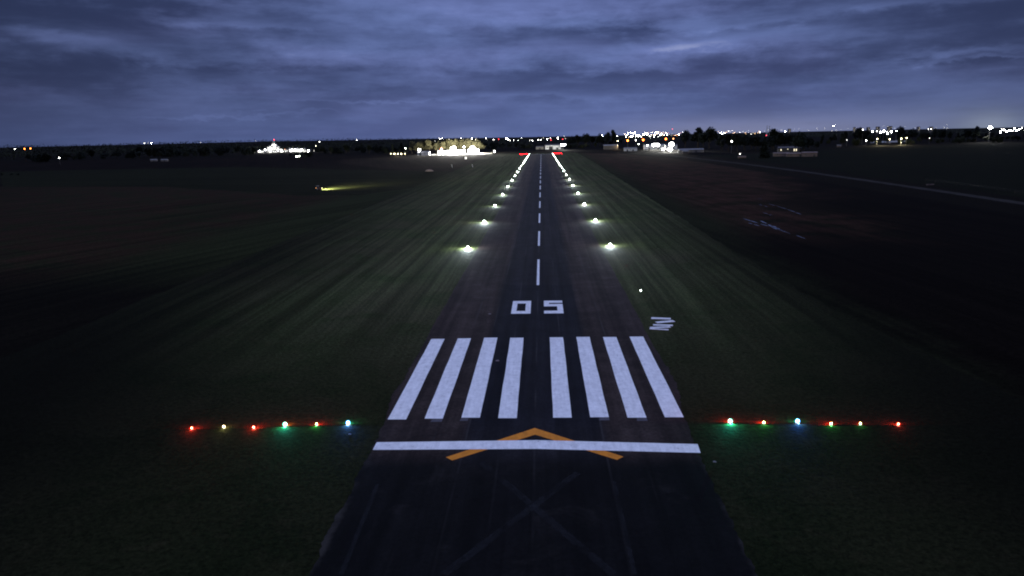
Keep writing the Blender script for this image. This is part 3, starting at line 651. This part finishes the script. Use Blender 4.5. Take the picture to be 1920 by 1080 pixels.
mb = MB(); rn = random.Random(22)
for i in range(9000):
    px = rn.uniform(-60, 1000); Y = rn.choice((1750, 2050, 2400, 2900))+rn.uniform(-60, 60)
    q = far(px, 300, Y); d_ = .5+.5*math.sin(px*.021+Y*.013)*math.sin(px*.05+Y*.7)
    top = 8+15*d_+3*math.sin(px*.3+Y)
    if d_ < .12: continue
    c = Vector((q.x, Y, gz(q.x, Y)+max(1, top)*rn.random()**.6)); s_ = rn.uniform(1.2, 3.0)
    ax_ = Vector((rn.gauss(0, 1), rn.gauss(0, 1), rn.gauss(0, .6))).normalized(); b = ax_.orthogonal().normalized()
    mb.add([c+ax_*s_, c+b*s_*.7, c-ax_*s_, c-b*s_*.7], [(0, 1, 2, 3)])
tag(mb.build('hedgerow_woods', M['leafA']), 'dark hedges and copses between the far western fields', 'woods', kind='stuff')

# ------------------------------------------------------------------ lamps, masts
def lamp_proto(name, mat, r=.55, arm_=True):
    root = empty(name, (0, 0, 0))
    p = MB().tube((0, 0, 0), (0, 0, 1), .12, .08, 6).build('pole', M['steel'], root)
    h = MB(); h.ball((0, 0, 0), r, 8, 4)
    MB_ = h.build('lamp_head', mat, root)
    return root
LR = random.Random(12)
def lamp(proto, px, py, Y, label, cat='street lamp', group=None, minh=5.0):
    p = far(px, py, Y)
    while p.z-gz(p.x, p.y) < minh and Y > 500:
        Y *= .94; p = far(px, py, Y)
    o = copy_tree(proto); g0 = gz(p.x, p.y); o.location = (p.x, p.y, g0)
    for c in o.children:
        if c.name.startswith('pole'): c.scale.z = p.z-g0
        else: c.location.z = p.z-g0; k_ = LR.uniform(.6, 1.15) if group else 1.0; c.scale = (k_, k_, k_)
    o.name = proto.name.split('.')[0]
    return tag(o, label, cat, group)
LP = {k: lamp_proto(nm, glow(k+'_lamp', c, s_), r) for k, nm, c, s_, r in (
    ('white', 'street_lamp', (1, .96, .86), 36, .8), ('bright', 'street_lamp', (1, .98, .93), 110, 1.35), ('dim', 'street_lamp', (1, .93, .80), 7, .65), ('orange', 'street_lamp', (1, .20, .025), 17, 1.7), ('orangedim', 'street_lamp', (1, .32, .10), 12, 1.0),
    ('red', 'beacon', (1, .05, .06), 9, 1.2), ('flood', 'flood_lamp', (1, .98, .90), 60, 1.5), ('yellow', 'street_lamp', (1, .85, .5), 20, .8), ('warm', 'street_lamp', (1, .62, .30), 16, .85))}
rn = random.Random(77)
def band(x0, x1, ya, yb, n, kinds, Y, label, group, dy=500, sp=3.0):
    for i in range(n):
        px = x0+(x1-x0)*(i+rn.random())/n; f_ = (px-x0)/(x1-x0); py = ya+(yb-ya)*f_+rn.uniform(-1, 1)*sp
        lamp(LP[rn.choice(kinds)], px, py, Y+rn.uniform(-dy, dy), label, 'street lamp', group)
band(1170, 1252, 253.0, 252.0, 64, ['bright', 'white', 'white', 'bright', 'warm'], 3300, 'lamp in the dense bright band of town lights', 'dense band of town lights', 500, 4.6)
band(1252, 1284, 252, 250.5, 14, ['white', 'bright', 'orangedim', 'dim'], 3300, 'lamp at the thinning eastern end of the dense town band', 'thinning end of the town band')
band(1345, 1382, 249.5, 247, 17, ['bright', 'white', 'dim', 'warm'], 3300, 'lamp in the bright patch just east of the tall dark clump', 'bright patch east of the clump')
band(1382, 1424, 249.5, 249, 13, ['white', 'dim', 'warm'], 3300, 'lamp in the loose patch of town lights above the dark wood', 'loose patch above the wood')
band(1424, 1600, 246, 242, 15, ['dim'], 3600, 'small town lamp scattered over the dark wood', 'scattered lamps over the wood')
band(1600, 1790, 240, 238, 13, ['dim'], 4200, 'faint town lamp scattered along the eastern skyline', 'faint skyline lamps')
band(1872, 1922, 245, 242, 14, ['white', 'bright', 'white'], 2200, 'white lamp in the bright group at the far east', 'far eastern lamps', 200)
band(812, 900, 262.5, 260.5, 11, ['dim', 'white', 'dim'], 2500, 'small white lamp in the string above the apron trees', 'lamps above the apron trees', 200)
for i, (px, py, k, lab) in enumerate(((911, 259, 'white', 'a'), (913, 262, 'dim', 'a'), (925, 261.5, 'white', 'a'), (927, 263, 'dim', 'a'), (943, 264.5, 'white', 'a'), (949, 259.5, 'bright', 'a'), (953, 261.5, 'bright', 'a'), (956, 263.5, 'white', 'a'), (963, 263, 'white', 'a'), (971.5, 263, 'white', 'a'), (978, 258.5, 'white', 'a'), (994, 263, 'white', 'a'), (998, 263.5, 'white', 'a'), (1009, 262.5, 'white', 'a'), (1014, 262, 'white', 'a'), (1019, 258.5, 'dim', 'a'), (1026, 261, 'bright', 'a'), (1032, 258.5, 'white', 'a'), (1058, 255.5, 'dim', 'a'), (1060, 260, 'dim', 'a'), (885, 259.5, 'bright', 'a'), (892, 262.5, 'white', 'a'))):
    lamp(LP[k], px, py, 2500, 'small white lamp in the loose string of lights beyond the runway end', 'street lamp', 'lamps beyond the runway end')
for px, py, k, Y, lab in ((935, 261, 'red', 2500, 'small red beacon in the string of lights west of the runway axis'), (1033, 262.5, 'red', 2500, 'small red beacon directly above the hangar at the runway end'), (1055, 261, 'red', 2500, 'pinkish red beacon east of the large lamp beyond the runway end'),
        (1046, 259, 'flood', 2500, 'large white lamp beyond the runway end, brightest of its string'), (1129, 254.5, 'bright', 2600, 'white lamp between the two outlying trees of the central wood'), (1126, 255.5, 'bright', 2600, 'white lamp showing through the central wood beside its outlying trees'), (1102, 256, 'dim', 2600, 'single small lamp showing through the central wood'), (1157, 255, 'white', 2600, 'single white lamp just east of the thin tufted tree'),
        (1158, 264.5, 'yellow', 1500, 'yellowish street lamp over a lit yard near the parked trailer'), (1177, 263.5, 'orange', 1500, 'bright orange street lamp, westernmost of the orange ones'), (1206, 262.3, 'orange', 1500, 'orange street lamp in the middle of the eastern yard'), (1248.5, 260.5, 'orange', 1500, 'large orange street lamp above the bright white floodlights'), (1262.5, 260, 'orangedim', 1500, 'small orange street lamp, easternmost of the orange ones'),
        (1192, 262.5, 'white', 1500, 'small white lamp between two orange street lamps'), (1198, 270, 'white', 1400, 'white yard lamp on the dark van below the orange lamps'), (1261, 242, 'red', 3300, 'red beacon high above the dense town band'),
        (1381, 256, 'orangedim', 1800, 'small orange lamp in front of the dark wood'), (1372, 265, 'white', 1060, 'small white lamp at the foot of the dark wood'), (1437, 254, 'red', 2600, 'small red beacon above the black conifer'), (1563, 236, 'flood', 3200, 'bright white lamp standing high over the eastern skyline'), (1472, 246.5, 'bright', 2400, 'white lamp just east of the tallest dark tree'), (1425, 248, 'white', 2600, 'white lamp above the dark wood'),
        (1387.5, 288.5, 'dim', 960, 'faint white lamp beside the small pale tank'), (1741, 242, 'white', 2600, 'white lamp in the middle of the eastern tree line'), (1746, 242, 'white', 2600, 'second white lamp in the middle of the eastern tree line'), (1775, 233, 'dim', 4200, 'faint lamp highest on the eastern skyline'), (1743, 259, 'dim', 1420, 'dim lamp at the foot of the eastern trees'),
        (480, 264.5, 'dim', 3500, 'faint lamp on the skyline west of the white silos'), (514, 262, 'red', 2080, 'small red beacon on top of the tallest white silo'), (599, 266, 'white', 2500, 'white lamp on the skyline east of the white silos'), (592, 273.5, 'yellow', 2000, 'small yellowish lamp just below the skyline east of the silos'), (669, 262.5, 'white', 3300, 'lone white lamp on the skyline halfway to the apron'), (760, 278, 'white', 1400, 'single white lamp at the foot of the poplars'),
        (28, 279, 'white', 2300, 'small white lamp beside the two orange ones at the far west'), (46, 279, 'orange', 2300, 'orange lamp of the western pair, farther west'), (57, 278.5, 'orange', 2300, 'orange lamp of the western pair, farther east'), (111, 296, 'white', 1150, 'single white lamp low in the western fields'), (270.5, 268.5, 'white', 3300, 'white lamp on the western skyline, first of three'), (278, 268.5, 'dim', 3300, 'faint lamp on the western skyline, middle of three'), (284, 268.3, 'bright', 3300, 'white lamp on the western skyline, brightest of three'), (376, 267, 'dim', 3300, 'lone faint lamp on the western skyline')):
    lamp(LP[k], px, py, Y, lab, 'beacon' if k == 'red' else 'flood lamp' if k == 'flood' else 'street lamp')
# lit yard in the eastern trees
for i, (px, py, k) in enumerate(((1636, 246.5, 'bright'), (1644, 246, 'white'), (1651, 248, 'bright'), (1657, 246, 'bright'), (1663, 247, 'white'), (1671, 247, 'bright'), (1681, 245.5, 'white'), (1664, 251, 'bright'), (1618, 243.5, 'white'))):
    lamp(LP[k], px, py, 1500, 'white lamp in the row above the lit yard of the eastern trees', 'street lamp', 'lamps above the lit yard')
for px, py, k, lab in ((1645, 260.5, 'yellow', 'yellowish lamp at the west end of the lit yard'), (1700, 258.5, 'yellow', 'yellowish lamp at the east end of the lit yard'), (1668, 261, 'yellow', 'yellowish lamp in the middle of the lit yard'), (1624, 263.5, 'white', 'small white lamp just west of the lit yard'), (1690, 260, 'yellow', 'yellowish lamp among the trees of the lit yard'), (1588, 262.5, 'dim', 'dim lamp on the far pasture edge west of the lit yard')):
    lamp(LP[k], px, py, 1380, lab)
sheet('lit_yard', A((1632, 265.5), (1712, 263.0), (1712, 265.5), (1632, 268)), .03, M['apron'], 'pale yard lit by lamps under the eastern trees', 'yard')

def panel_mast(px, py, Y, label, lens_mat, n=4, rows=1, sz=1.1, minh=6, back=False):
    p = far(px, py, Y); g0 = gz(p.x, p.y); h = max(minh, p.z-g0)-sz*rows/2; gap = sz*1.15
    root = empty('floodlight_mast', (p.x, p.y, g0), math.atan2(p.y, p.x-CAMX)-PI/2, label, 'floodlight')
    MB().tube((0, 0, 0), (0, 0, h+gap*rows), .30, .18, 8).build('pole', M['steel'], root)
    for j in range(rows):
        z = h+gap*j
        MB().box((0, 0, z-sz*.06), (gap*n, .18, .14)).build('crossbar', M['steel'], root)
        for i in range(n):
            x = (i-(n-1)/2)*gap
            if rows > 2 and ((i-(n-1)/2)/(n/2))**2+((j-(rows-1)/2)/(rows/2))**2 > .95: continue
            hd = MB().box((x, -.34, z+sz*.5), (sz, .40, sz)).build('lamp_housing', M['dark'], root)
            MB().box((x, -.56, z+sz*.5), (sz*.92, .04, sz*.92)).build('lens', lens_mat, hd)
            if back: MB().box((x, .36, z+sz*.5), (sz*.8, .9, sz*.8)).build('rear_lens', lens_mat, hd)
    power = POW.get(lens_mat.name, 1)*n*rows*sz*sz
    light('AREA', root, (0, -.75, h+gap*rows/2), power, (1, .98, .9), sz*max(1, min(n, rows))*.5, (0, -1, -.75))
    if back: light('POINT', root, (0, 2.2, h+gap*rows/2), power*4.5, (1, .98, .88), .8)
    return root
POW = {'apron_flood_lens': 9000, 'yard_flood_lens': 2600, 'stadium_lens': 2500}
FL1 = glow('apron_flood_lens', (1, .98, .88), 60); FL2 = glow('yard_flood_lens', (1, .99, .95), 40); FL3 = glow('stadium_lens', (.92, 1, .95), 80)
panel_mast(850, 278.5, 1330, 'dazzling floodlight over the apron, nearer the pale shed', FL1, 6, 4, 1.5, 6, True)
panel_mast(886, 278.5, 1360, 'dazzling floodlight at the eastern end of the apron', FL1, 6, 4, 1.5, 6, True)
panel_mast(870, 275, 1390, 'smaller floodlight between the two dazzling ones on the apron', FL2, 2)
panel_mast(1226, 272, 1390, 'dazzling white floodlight in the eastern yard, westernmost', FL2, 5, 3, 1.4); panel_mast(1233, 272, 1400, 'dazzling white floodlight in the eastern yard, middle of three', FL2, 5, 3, 1.4)
panel_mast(1259, 271, 1330, 'dazzling white floodlight by the dark trees of the eastern yard', FL2, 5, 4, 1.5); panel_mast(1256, 280.5, 1200, 'low white floodlight closest to the dirt road', FL2, 5, 3, 1.5, 4)
panel_mast(1243, 280.5, 1210, 'smaller low floodlight beside the one closest to the dirt road', FL2, 3, 2, 1.2, 4); panel_mast(1214, 272.5, 1390, 'small white floodlight at the west of the yard group', FL2, 2)
panel_mast(1056, 271.5, 1560, 'bright floodlight at the corner of the hangar', FL2, 6, 2, 1.5)
panel_mast(1857, 239.5, 1480, 'dazzling stadium floodlight above the eastern trees', FL3, 4, 3, 1.5)
panel_mast(786, 281, 1330, 'white floodlight at the gable of the pale shed', FL2, 3, 2, 1.3)

# ------------------------------------------------------------------ buildings
for px, py, Y, h, e, c in ((1650, 264, 1375, 6, 60000, (1, .88, .5)), (1690, 262, 1375, 6, 60000, (1, .88, .5)), (745, 288.3, 1246, 2.5, 9000, (1, .9, .5)), (1160, 266, 1492, 8, 20000, (1, .75, .4))):
    q_ = far(px, py, Y); light('POINT', None, (q_.x, Y, h), e, c, .5)
def building(name, loc, rz, w_, d_, h, rise, wall, roof, label, cat, doors=(), wins=(), winmat=None, group=None):
    root = empty(name, loc, rz, label, cat, group)
    MB().add([(-w_/2, -d_/2, 0), (w_/2, -d_/2, 0), (w_/2, d_/2, 0), (-w_/2, d_/2, 0), (-w_/2, -d_/2, h), (w_/2, -d_/2, h), (w_/2, d_/2, h), (-w_/2, d_/2, h), (-w_/2, 0, h+rise), (w_/2, 0, h+rise)],
             [(0, 1, 5, 4), (1, 2, 6, 9, 5), (2, 3, 7, 6), (3, 0, 4, 8, 7)]).build('wall', wall, root)
    e = .5
    MB().add([(-w_/2-e, -d_/2-e, h-.12), (w_/2+e, -d_/2-e, h-.12), (w_/2+e, 0, h+rise+.06), (-w_/2-e, 0, h+rise+.06), (-w_/2-e, d_/2+e, h-.12), (w_/2+e, d_/2+e, h-.12)] +
             [(-w_/2-e, -d_/2-e, h+.1), (w_/2+e, -d_/2-e, h+.1), (w_/2+e, 0, h+rise+.28), (-w_/2-e, 0, h+rise+.28), (-w_/2-e, d_/2+e, h+.1), (w_/2+e, d_/2+e, h+.1)],
             [(0, 3, 2, 1), (3, 4, 5, 2), (6, 7, 8, 9), (9, 8, 11, 10), (0, 1, 7, 6), (4, 10, 11, 5), (0, 6, 9, 3), (3, 9, 10, 4), (1, 2, 8, 7), (2, 5, 11, 8)]).build('roof', roof, root)
    for x, ww, hh in doors: MB().box((x, -d_/2-.03, hh/2), (ww, .12, hh)).build('door', M['dark'], root)
    for x, z, ww, hh in wins:
        f_ = MB().box((x, -d_/2-.02, z), (ww+.3, .10, hh+.3)).build('window', M['steel'], root); MB().box((x, -d_/2-.085, z), (ww, .03, hh)).build('pane', winmat or M['glass'], f_)
    return root
def face(px, py, Y=None):
    p = at(px, py) if Y is None else far(px, py, Y); return (p.x, p.y, gz(p.x, p.y)), math.atan2(p.y, p.x-CAMX)-PI/2
WIN = glow('lit_window', (1, .88, .6), 2.0); WINW = glow('lit_window_white', (.9, 1, 1), 5.0)
sheet('apron', [(at(808, 291).x, 1290), (at(905, 290).x+8, 1300), (at(930, 285).x, 1390), (at(820, 285).x, 1390)], .06, M['apron'], 'floodlit pale apron beside the far grass', 'apron')
l, a = face(793, 291); building('shed', (l[0], 1322, 0), 0, 22, 12, 5, 2.0, M['wall_w'], M['roof_g'], 'long pale shed at the west end of the floodlit apron', 'shed', ((-6, 4, 4),), ((3, 2.6, 2, 1.2), (8, 2.6, 2, 1.2)))
for i, (px, y_, w_, d_, h, wm, lab) in enumerate(((827, 1350, 12, 10, 6, 'wall_w', 'small white hut under the orange glow on the apron'), (848, 1385, 24, 14, 6, 'wall_w', 'white hangar behind the first dazzling apron floodlight'), (866, 1400, 14, 10, 6, 'wall_g', 'grey hut between the two dazzling apron floodlights'), (888, 1405, 22, 12, 7, 'wall_w', 'white hangar behind the eastern apron floodlight'))):
    p = far(px, 280, y_); building('hangar' if 'hangar' in lab else 'hut', (p.x, y_, 0), 0, w_, d_, h, 1.8, M[wm], M['roof_g'], lab, 'hangar' if 'hangar' in lab else 'hut', ((0, w_*.4, h*.75),))
lamp(LP['orange'], 827.5, 279.5, 1335, 'orange lamp beside the small white hut on the apron')
LP['orange2'] = LP['orange']
p = far(927, 281.5, 1420); r_ = empty('lit_kiosk', (p.x, p.y, 0), 0, 'small white lit kiosk alone on the grass east of the apron', 'kiosk')
MB().box((0, 0, 2.2), (3.2, 3.2, 4.4)).build('wall', M['wall_w'], r_); MB().box((0, 0, 4.55), (3.8, 3.8, .3)).build('roof', M['roof_g'], r_); MB().box((0, -1.63, 2.4), (2.4, .05, 2.6)).build('pane', WINW, r_)
# hangar at the runway end
p = far(1037, 276, 1640)
hg = building('hangar', (p.x, 1640, 0), .05, 36, 24, 9, 2.5, M['wall_w'], M['roof_d'], 'floodlit white hangar straight beyond the runway end', 'hangar', ((-6, 9, 7), (9, 5, 4)), ((-14, 5, 3, 2), (14, 5, 3, 2)))
p = far(1012, 274, 1660); building('hut', (p.x, 1660, 0), .05, 18, 14, 6, 1.5, M['wall_g'], M['roof_d'], 'grey annexe beside the floodlit white hangar', 'hut', ((0, 4, 4),))
# eastern yard
for px, y_, w_, d_, h, wm, lab, nm in ((1182, 1330, 24, 8, 4.5, 'wall_w', 'low white shed with dark openings below the western orange lamp', 'shed'), (1226, 1440, 40, 16, 8, 'wall_w', 'white warehouse lit up behind the eastern yard floodlights', 'warehouse'), (1258, 1370, 22, 12, 8, 'wall_w', 'white shed lit up by the dark trees of the eastern yard', 'shed'),
        (1295, 1150, 40, 10, 4, 'wall_g', 'long low grey shed beyond the start of the dirt road', 'shed'), (1285, 1090, 9, 5, 3, 'wall_p', 'small pale cabin in front of the long low grey shed', 'cabin'), (1145, 1500, 30, 12, 8, 'wall_p', 'dim brownish house west of the orange street lamps', 'house')):
    p = far(px, 280, y_); building(nm, (p.x, y_, 0), -.06, w_, d_, h, 1.8, M[wm] if 'brownish' not in lab else M['roof_d'], M['roof_g'], lab, nm, ((-w_*.25, 3, 2.8), (w_*.2, 3, 2.8)), ((0, 2.2, 1.6, 1),))
# lit windows under trees beyond the pale sheds
p = far(1480, 272, 1010); building('house', (p.x, 1010, 0), -.25, 30, 10, 7, 2, M['roof_d'], M['roof_d'], 'dark house with two lit windows under the trees behind the pale sheds', 'house', (), ((-11, 4.6, 1.0, 1.8), (-2, 5.6, .8, .8), (6.5, 4.4, .9, 3.0), (9.2, 4.4, .9, 3.0)), WIN)
for px, py, w_, d_, h, wm, lab in ((1464, 293, 18, 6, 3.6, 'wall_p', 'pale long shed nearest the black conifer'), (1490, 293.5, 20, 6, 3.6, 'wall_p', 'pale pinkish shed in the middle of the row by the conifer'), (1517, 293.5, 17, 7, 4.6, 'wall_p', 'pale taller shed at the east end of the row by the conifer')):
    p = at(px, py); building('shed', (p.x, p.y, 0), -.18, w_, d_, h, .9, M[wm], M['wall_p'], lab, 'shed', ((w_*.3, 2.2, 2.4),), ((-w_*.25, 2.1, 1.6, 1),))
p = at(1391, 297); r_ = empty('water_tank', (p.x, p.y, 0), 0, 'small pale tank lying alone on the pasture by the conifer', 'tank')
MB().tube((-4.5, 0, 1.6), (4.5, 0, 1.6), 1.35, None, 14).build('shell', M['wall_p'], r_, False)
for sx in (-3, 3): MB().box((sx, 0, .2), (.6, 2.4, .4)).build('cradle', M['dark'], r_)
p = at(1573, 275.5); building('cabin', (p.x, p.y, 0), -.3, 7, 4, 2.8, .8, M['wall_p'], M['roof_g'], 'tiny pale cabin on the far pasture', 'cabin', ((0, 1.2, 2.1),))
p = at(1744, 347); r_ = empty('culvert', (p.x, p.y, 0), .3, 'pale concrete culvert head beside the dirt road', 'culvert'); MB().box((0, 0, .3), (5, .5, .6)).build('headwall', M['wall_p'], r_); MB().tube((-1, -.5, .28), (-1, .4, .28), .25).build('pipe', M['dark'], r_)
fr = empty('fence', (0, 0, 0), 0, 'sparse dark post and wire fence along the dirt road', 'fence')
pts = [at(x, yv) for x, yv in ((1725, 341), (1743, 343), (1760, 345), (1782, 348), (1805, 351), (1832, 355), (1860, 359), (1890, 363.5), (1918, 367.5))]
for p in pts: MB().tube((p.x+3, p.y, 0), (p.x+3, p.y, 1.7), .12, .10, 6).build('post', M['bark'], fr)
for h in (1.0, 1.7):
    mb = MB()
    for a_, b_ in zip(pts, pts[1:]): mb.tube((a_.x+3, a_.y, h), (b_.x+3, b_.y, h), .02, .02, 4)
    mb.build('wire', M['dark'], fr)
# white silos
def silo(px, top, Y, r, label):
    p = far(px, top, Y); g0 = gz(p.x, p.y); h = p.z-g0; root = empty('silo', (p.x, p.y, g0), 0, label, 'silo')
    MB().lathe((0, 0, 0), [(r, 0), (r, h*.72)], 18).build('wall', M['wall_w'], root, True)
    MB().lathe((0, 0, h*.72), [(r*1.04, 0), (r*.4, h*.16), (r*.36, h*.22), (.1, h*.28)], 18).build('roof', M['roof_g'], root, True)
    return root
silo(513, 264.5, 2050, 7.5, 'tallest white silo with a pointed roof'); silo(506, 272, 2040, 8, 'lower white silo in front of the tallest one'); silo(519, 272, 2060, 8, 'lower white silo east of the tallest one'); silo(499, 276.5, 2060, 8, 'squat white silo west of the tall group')
for px, w_, h, lab in ((489, 16, 5, 'small white shed at the west end of the silo group'), (533, 22, 7, 'pale shed just east of the tall silos'), (551, 26, 9, 'white shed with bright lamps east of the silos'), (567, 22, 8, 'white shed farther east in the silo group'), (580, 12, 4, 'last small shed at the east end of the silo group')):
    p = far(px, 287, 2030); building('shed', (p.x, 2030, gz(p.x, 2030)), .35, w_, 14, h, 2.4, M['wall_w'], M['roof_g'], lab, 'shed', ((0, 4, 3.5),))
for px, py, k, lab in ((487, 283, 'bright', 'lamp at the west end of the silo group'), (497, 281, 'flood', 'bright lamp lighting the squat white silo'), (508, 279, 'flood', 'bright lamp lighting the lower white silo'), (515, 276, 'flood', 'bright lamp lighting the tallest silo'), (521, 281, 'flood', 'bright lamp at the foot of the eastern white silo'), (527, 280.5, 'white', 'small lamp just east of the tall silos'), (534, 279.5, 'orangedim', 'warm lamp on the pale shed by the silos'), (548, 280.5, 'flood', 'bright lamp on the white shed east of the silos'), (553, 281, 'bright', 'second lamp on the white shed east of the silos'), (566, 280.5, 'flood', 'bright lamp on the white shed farther east'), (578, 283, 'bright', 'lamp near the east end of the silo group'), (589, 283, 'dim', 'last dim lamp east of the silo group'), (556, 293.5, 'white', 'white lamp on the dark bushes before the silos'), (561, 292.5, 'white', 'second white lamp on the dark bushes before the silos')):
    o_ = lamp(LP[k], px, py, 1985, lab, 'flood lamp' if k == 'flood' else 'street lamp')
for px, py, lab in ((289, 302.5, 'pale low ruin in the dark field, first from the west'), (309, 302.5, 'pale low ruin in the dark field, east of the first')):
    p = at(px, py); building('ruin', (p.x, p.y, 0), .3, 11, 6, 2.6, 1.2, M['wall_g'], M['roof_g'], lab, 'ruin', ((0, 2, 2),))
for px, py, e in ((500, 281, 60000), (512, 278, 90000), (520, 281, 60000), (549, 281, 60000), (566, 281, 50000), (489, 283, 20000)):
    q_ = far(px, py, 2005); light('POINT', None, q_, e, (1, .98, .92), .5)
# lit strip of grass edge west of the apron shed
for i in range(5):
    lamp(LP['yellow'], 733+i*6.5, 288.3, 1250, 'low yellowish lamp in the row lighting the field edge', 'lamp', 'row of low yellowish lamps', 1.5)
# far town blocks
rn = random.Random(31)
for i in (1, 3, 5, 6, 9, 11, 12, 13, 14):
    px = (1586, 1602, 1607, 1628, 1634, 1646, 1668, 1672, 1700, 1722, 1728, 1746, 1438.5, 1443, 1480, 1540)[i]; top = (243, 240, 241, 240, 241, 239, 238, 240, 239, 239, 240, 239, 237.5, 237.5, 243, 241)[i]
    p = far(px, top, 4300); g0 = gz(p.x, p.y); h = max(9, p.z-g0+4); w_ = rn.uniform(12, 26) if i not in (12, 13) else 5
    root = empty('tower_block' if i not in (12, 13) else 'chimney', (p.x, 4300, g0), rn.uniform(-.3, .3), ('distant pale tower block on the eastern skyline' if i not in (12, 13) else 'slim pale chimney on the skyline above the wood'), 'building' if i not in (12, 13) else 'chimney', 'distant tower blocks' if i not in (12, 13) else 'pair of slim chimneys')
    if i in (12, 13):
        MB().tube((0, 0, 0), (0, 0, h), 3.2, 2.4, 10).build('shaft', M['wall_w'], root); MB().tube((0, 0, h-.2), (0, 0, h+1.2), 2.8, 2.8, 10).build('rim', M['steel'], root)
        continue
    MB().box((0, 0, h/2), (w_, 14, h)).build('wall', M['wall_g'], root); MB().box((0, 0, h+.4), (w_+.8, 14.8, .8)).build('roof', M['roof_d'], root)
    for k in range(4):
        f_ = MB().box((rn.uniform(-.35, .35)*w_, -7.05, h*(.45+.13*k)), (2.2, .12, 1.8)).build('window', M['steel'], root); MB().box((0, -7.15, 0), (1.8, .06, 1.4)).build('pane', WIN, f_)
        f_.children[0].location = (f_.data.vertices[0].co.x+1.1, 0, f_.data.vertices[0].co.z+.9)

# ------------------------------------------------------------------ small things beyond the grass
for px, top, bot, lab in ((848, 308, 314, 'slim pale marker pole in the reddish field'), (886.5, 308, 313.5, 'slim pale marker pole at the edge of the mown strip')):
    p = at(px, bot); h = far(px-1.5, top, p.y).z; r_ = empty('marker_pole', (p.x, p.y, 0), 0, lab, 'pole')
    MB().tube((0, 0, 0), (-.6, 0, h), .16, .12, 8).build('pole', M['board'], r_); MB().lathe((0, 0, 0), [(.5, 0), (.4, .15), (.02, .16)], 10).build('foot', M['wall_g'], r_)
p = at(873.5, 299.5); r_ = empty('lit_sign', (p.x, p.y, 0), 0, 'small lit white sign standing in front of the apron', 'sign')
MB().box((0, 0, 2.4), (2.2, .3, 2.6)).build('panel', glow('sign_face', (1, .95, .85), 2.2), r_); [MB().tube((s_, 0, 0), (s_, 0, 1.1), .08).build('post', M['steel'], r_) for s_ in (-.8, .8)]
p = at(805, 321.5); r_ = empty('covered_heap', (p.x, p.y, 0), .2, 'low pale covered heap on the near edge of the reddish field', 'heap')
MB().lathe((0, 0, 0), [(4.2, 0), (3.6, .9), (2.2, 1.7), (.2, 2.0)], 14).build('cover', M['wall_p'], r_, True); MB().lathe((0, 0, .02), [(4.5, .0), (4.4, .15), (4.1, .16)], 14).build('weight_ring', M['tyre'], r_)

# tractor with its lamps on
p = at(598, 356.5)
tr = empty('tractor', (p.x, p.y, .03), R(12), 'dark tractor with pale roof lighting the grass ahead of it', 'tractor')
bd = MB(); bd.box((.95, 0, 1.15), (1.9, .75, .75), 0, .92); bd.box((.9, 0, .7), (2.0, .5, .3)); bd.box((-.75, 0, .95), (1.5, .9, .6)); bd.build('body', M['redpaint'], tr)
cb = MB()
for sx in (-1.35, .0):
    for sy in (-.62, .62): cb.tube((sx, sy, 1.2), (sx*.95, sy*.95, 2.55), .05)
cb.build('cab_frame', M['dark'], tr)
MB().box((-.68, 0, 1.9), (1.26, 1.16, 1.2), 0, .95).build('cab_glass', M['glass'], tr)
MB().box((-.68, 0, 2.64), (1.75, 1.5, .2), 0, .9).build('cab_roof', M['palecab'], tr)
for sx, sy, r, ww in ((-.85, -.85, .85, .45), (-.85, .85, .85, .45), (1.35, -.7, .52, .3), (1.35, .7, .52, .3)):
    wh = MB().tube((sx, sy-ww/2, r), (sx, sy+ww/2, r), r, r, 20).build('wheel', M['tyre'], tr); MB().tube((sx, sy-ww/2-.02, r), (sx, sy+ww/2+.02, r), r*.5, r*.5, 14).build('rim', M['palecab'], wh)
for sy in (-.68, .68):
    f_ = MB().box((-.85, sy*1.27, 1.77), (1.3, .5, .08)).build('mudguard', M['redpaint'], tr)
MB().tube((.9, .25, 1.5), (.9, .25, 2.3), .05).build('exhaust', M['dark'], tr)
HL = glow('headlight_lens', (1, .92, .45), 30)
for sy in (-.26, .26):
    hl = MB().tube((1.90, sy, 1.2), (1.97, sy, 1.2), .12, .12, 10).build('headlight', HL, tr)
for i, (z, e, ang, pit, yaw_, sx) in enumerate(((1.25, 200000, 70, 9, 5, 2.15), (2.6, 1900000, 72, 8, 55, .4))):
    lt = bpy.data.lights.new('headlight_beam', 'SPOT'); lt.energy = e; lt.color = (1, 1, .48); lt.spot_size = R(ang); lt.spot_blend = .9; lt.shadow_soft_size = .12
    lo = bpy.data.objects.new('headlight_beam', lt); col.objects.link(lo); lo.parent = tr; lo.location = (sx, 0, z)
    dv = Vector((math.cos(R(pit))*math.cos(R(yaw_)), math.cos(R(pit))*math.sin(R(yaw_)), -math.sin(R(pit)))); lo.rotation_euler = dv.to_track_quat('-Z', 'Y').to_euler()
MB().box((-1.55, 0, 1.5), (.06, .35, .14)).build('rear_lamp', glow('rear_lamp_lens', (1, .4, .12), 25), tr)

# prototypes are not part of the place
for k, o in LP.items():
    if o.name in bpy.data.objects:
        for c in list(o.children): bpy.data.objects.remove(c)
        LP[k] = None
        bpy.data.objects.remove(o)
    if k == 'warm': break

# ------------------------------------------------------------------ render settings
scn.view_settings.view_transform = 'Standard'; scn.view_settings.look = 'None'; scn.view_settings.exposure = 0; scn.view_settings.gamma = 1
scn.cycles.use_light_tree = True; scn.cycles.max_bounces = 4; scn.cycles.diffuse_bounces = 2; scn.cycles.glossy_bounces = 2; scn.cycles.transmission_bounces = 2; scn.cycles.volume_bounces = 0
scn.cycles.sample_clamp_indirect = 2.0
scn.cycles.caustics_reflective = False; scn.cycles.caustics_refractive = False
scn.cycles.use_denoising = True; scn.cycles.filter_width = 2.0
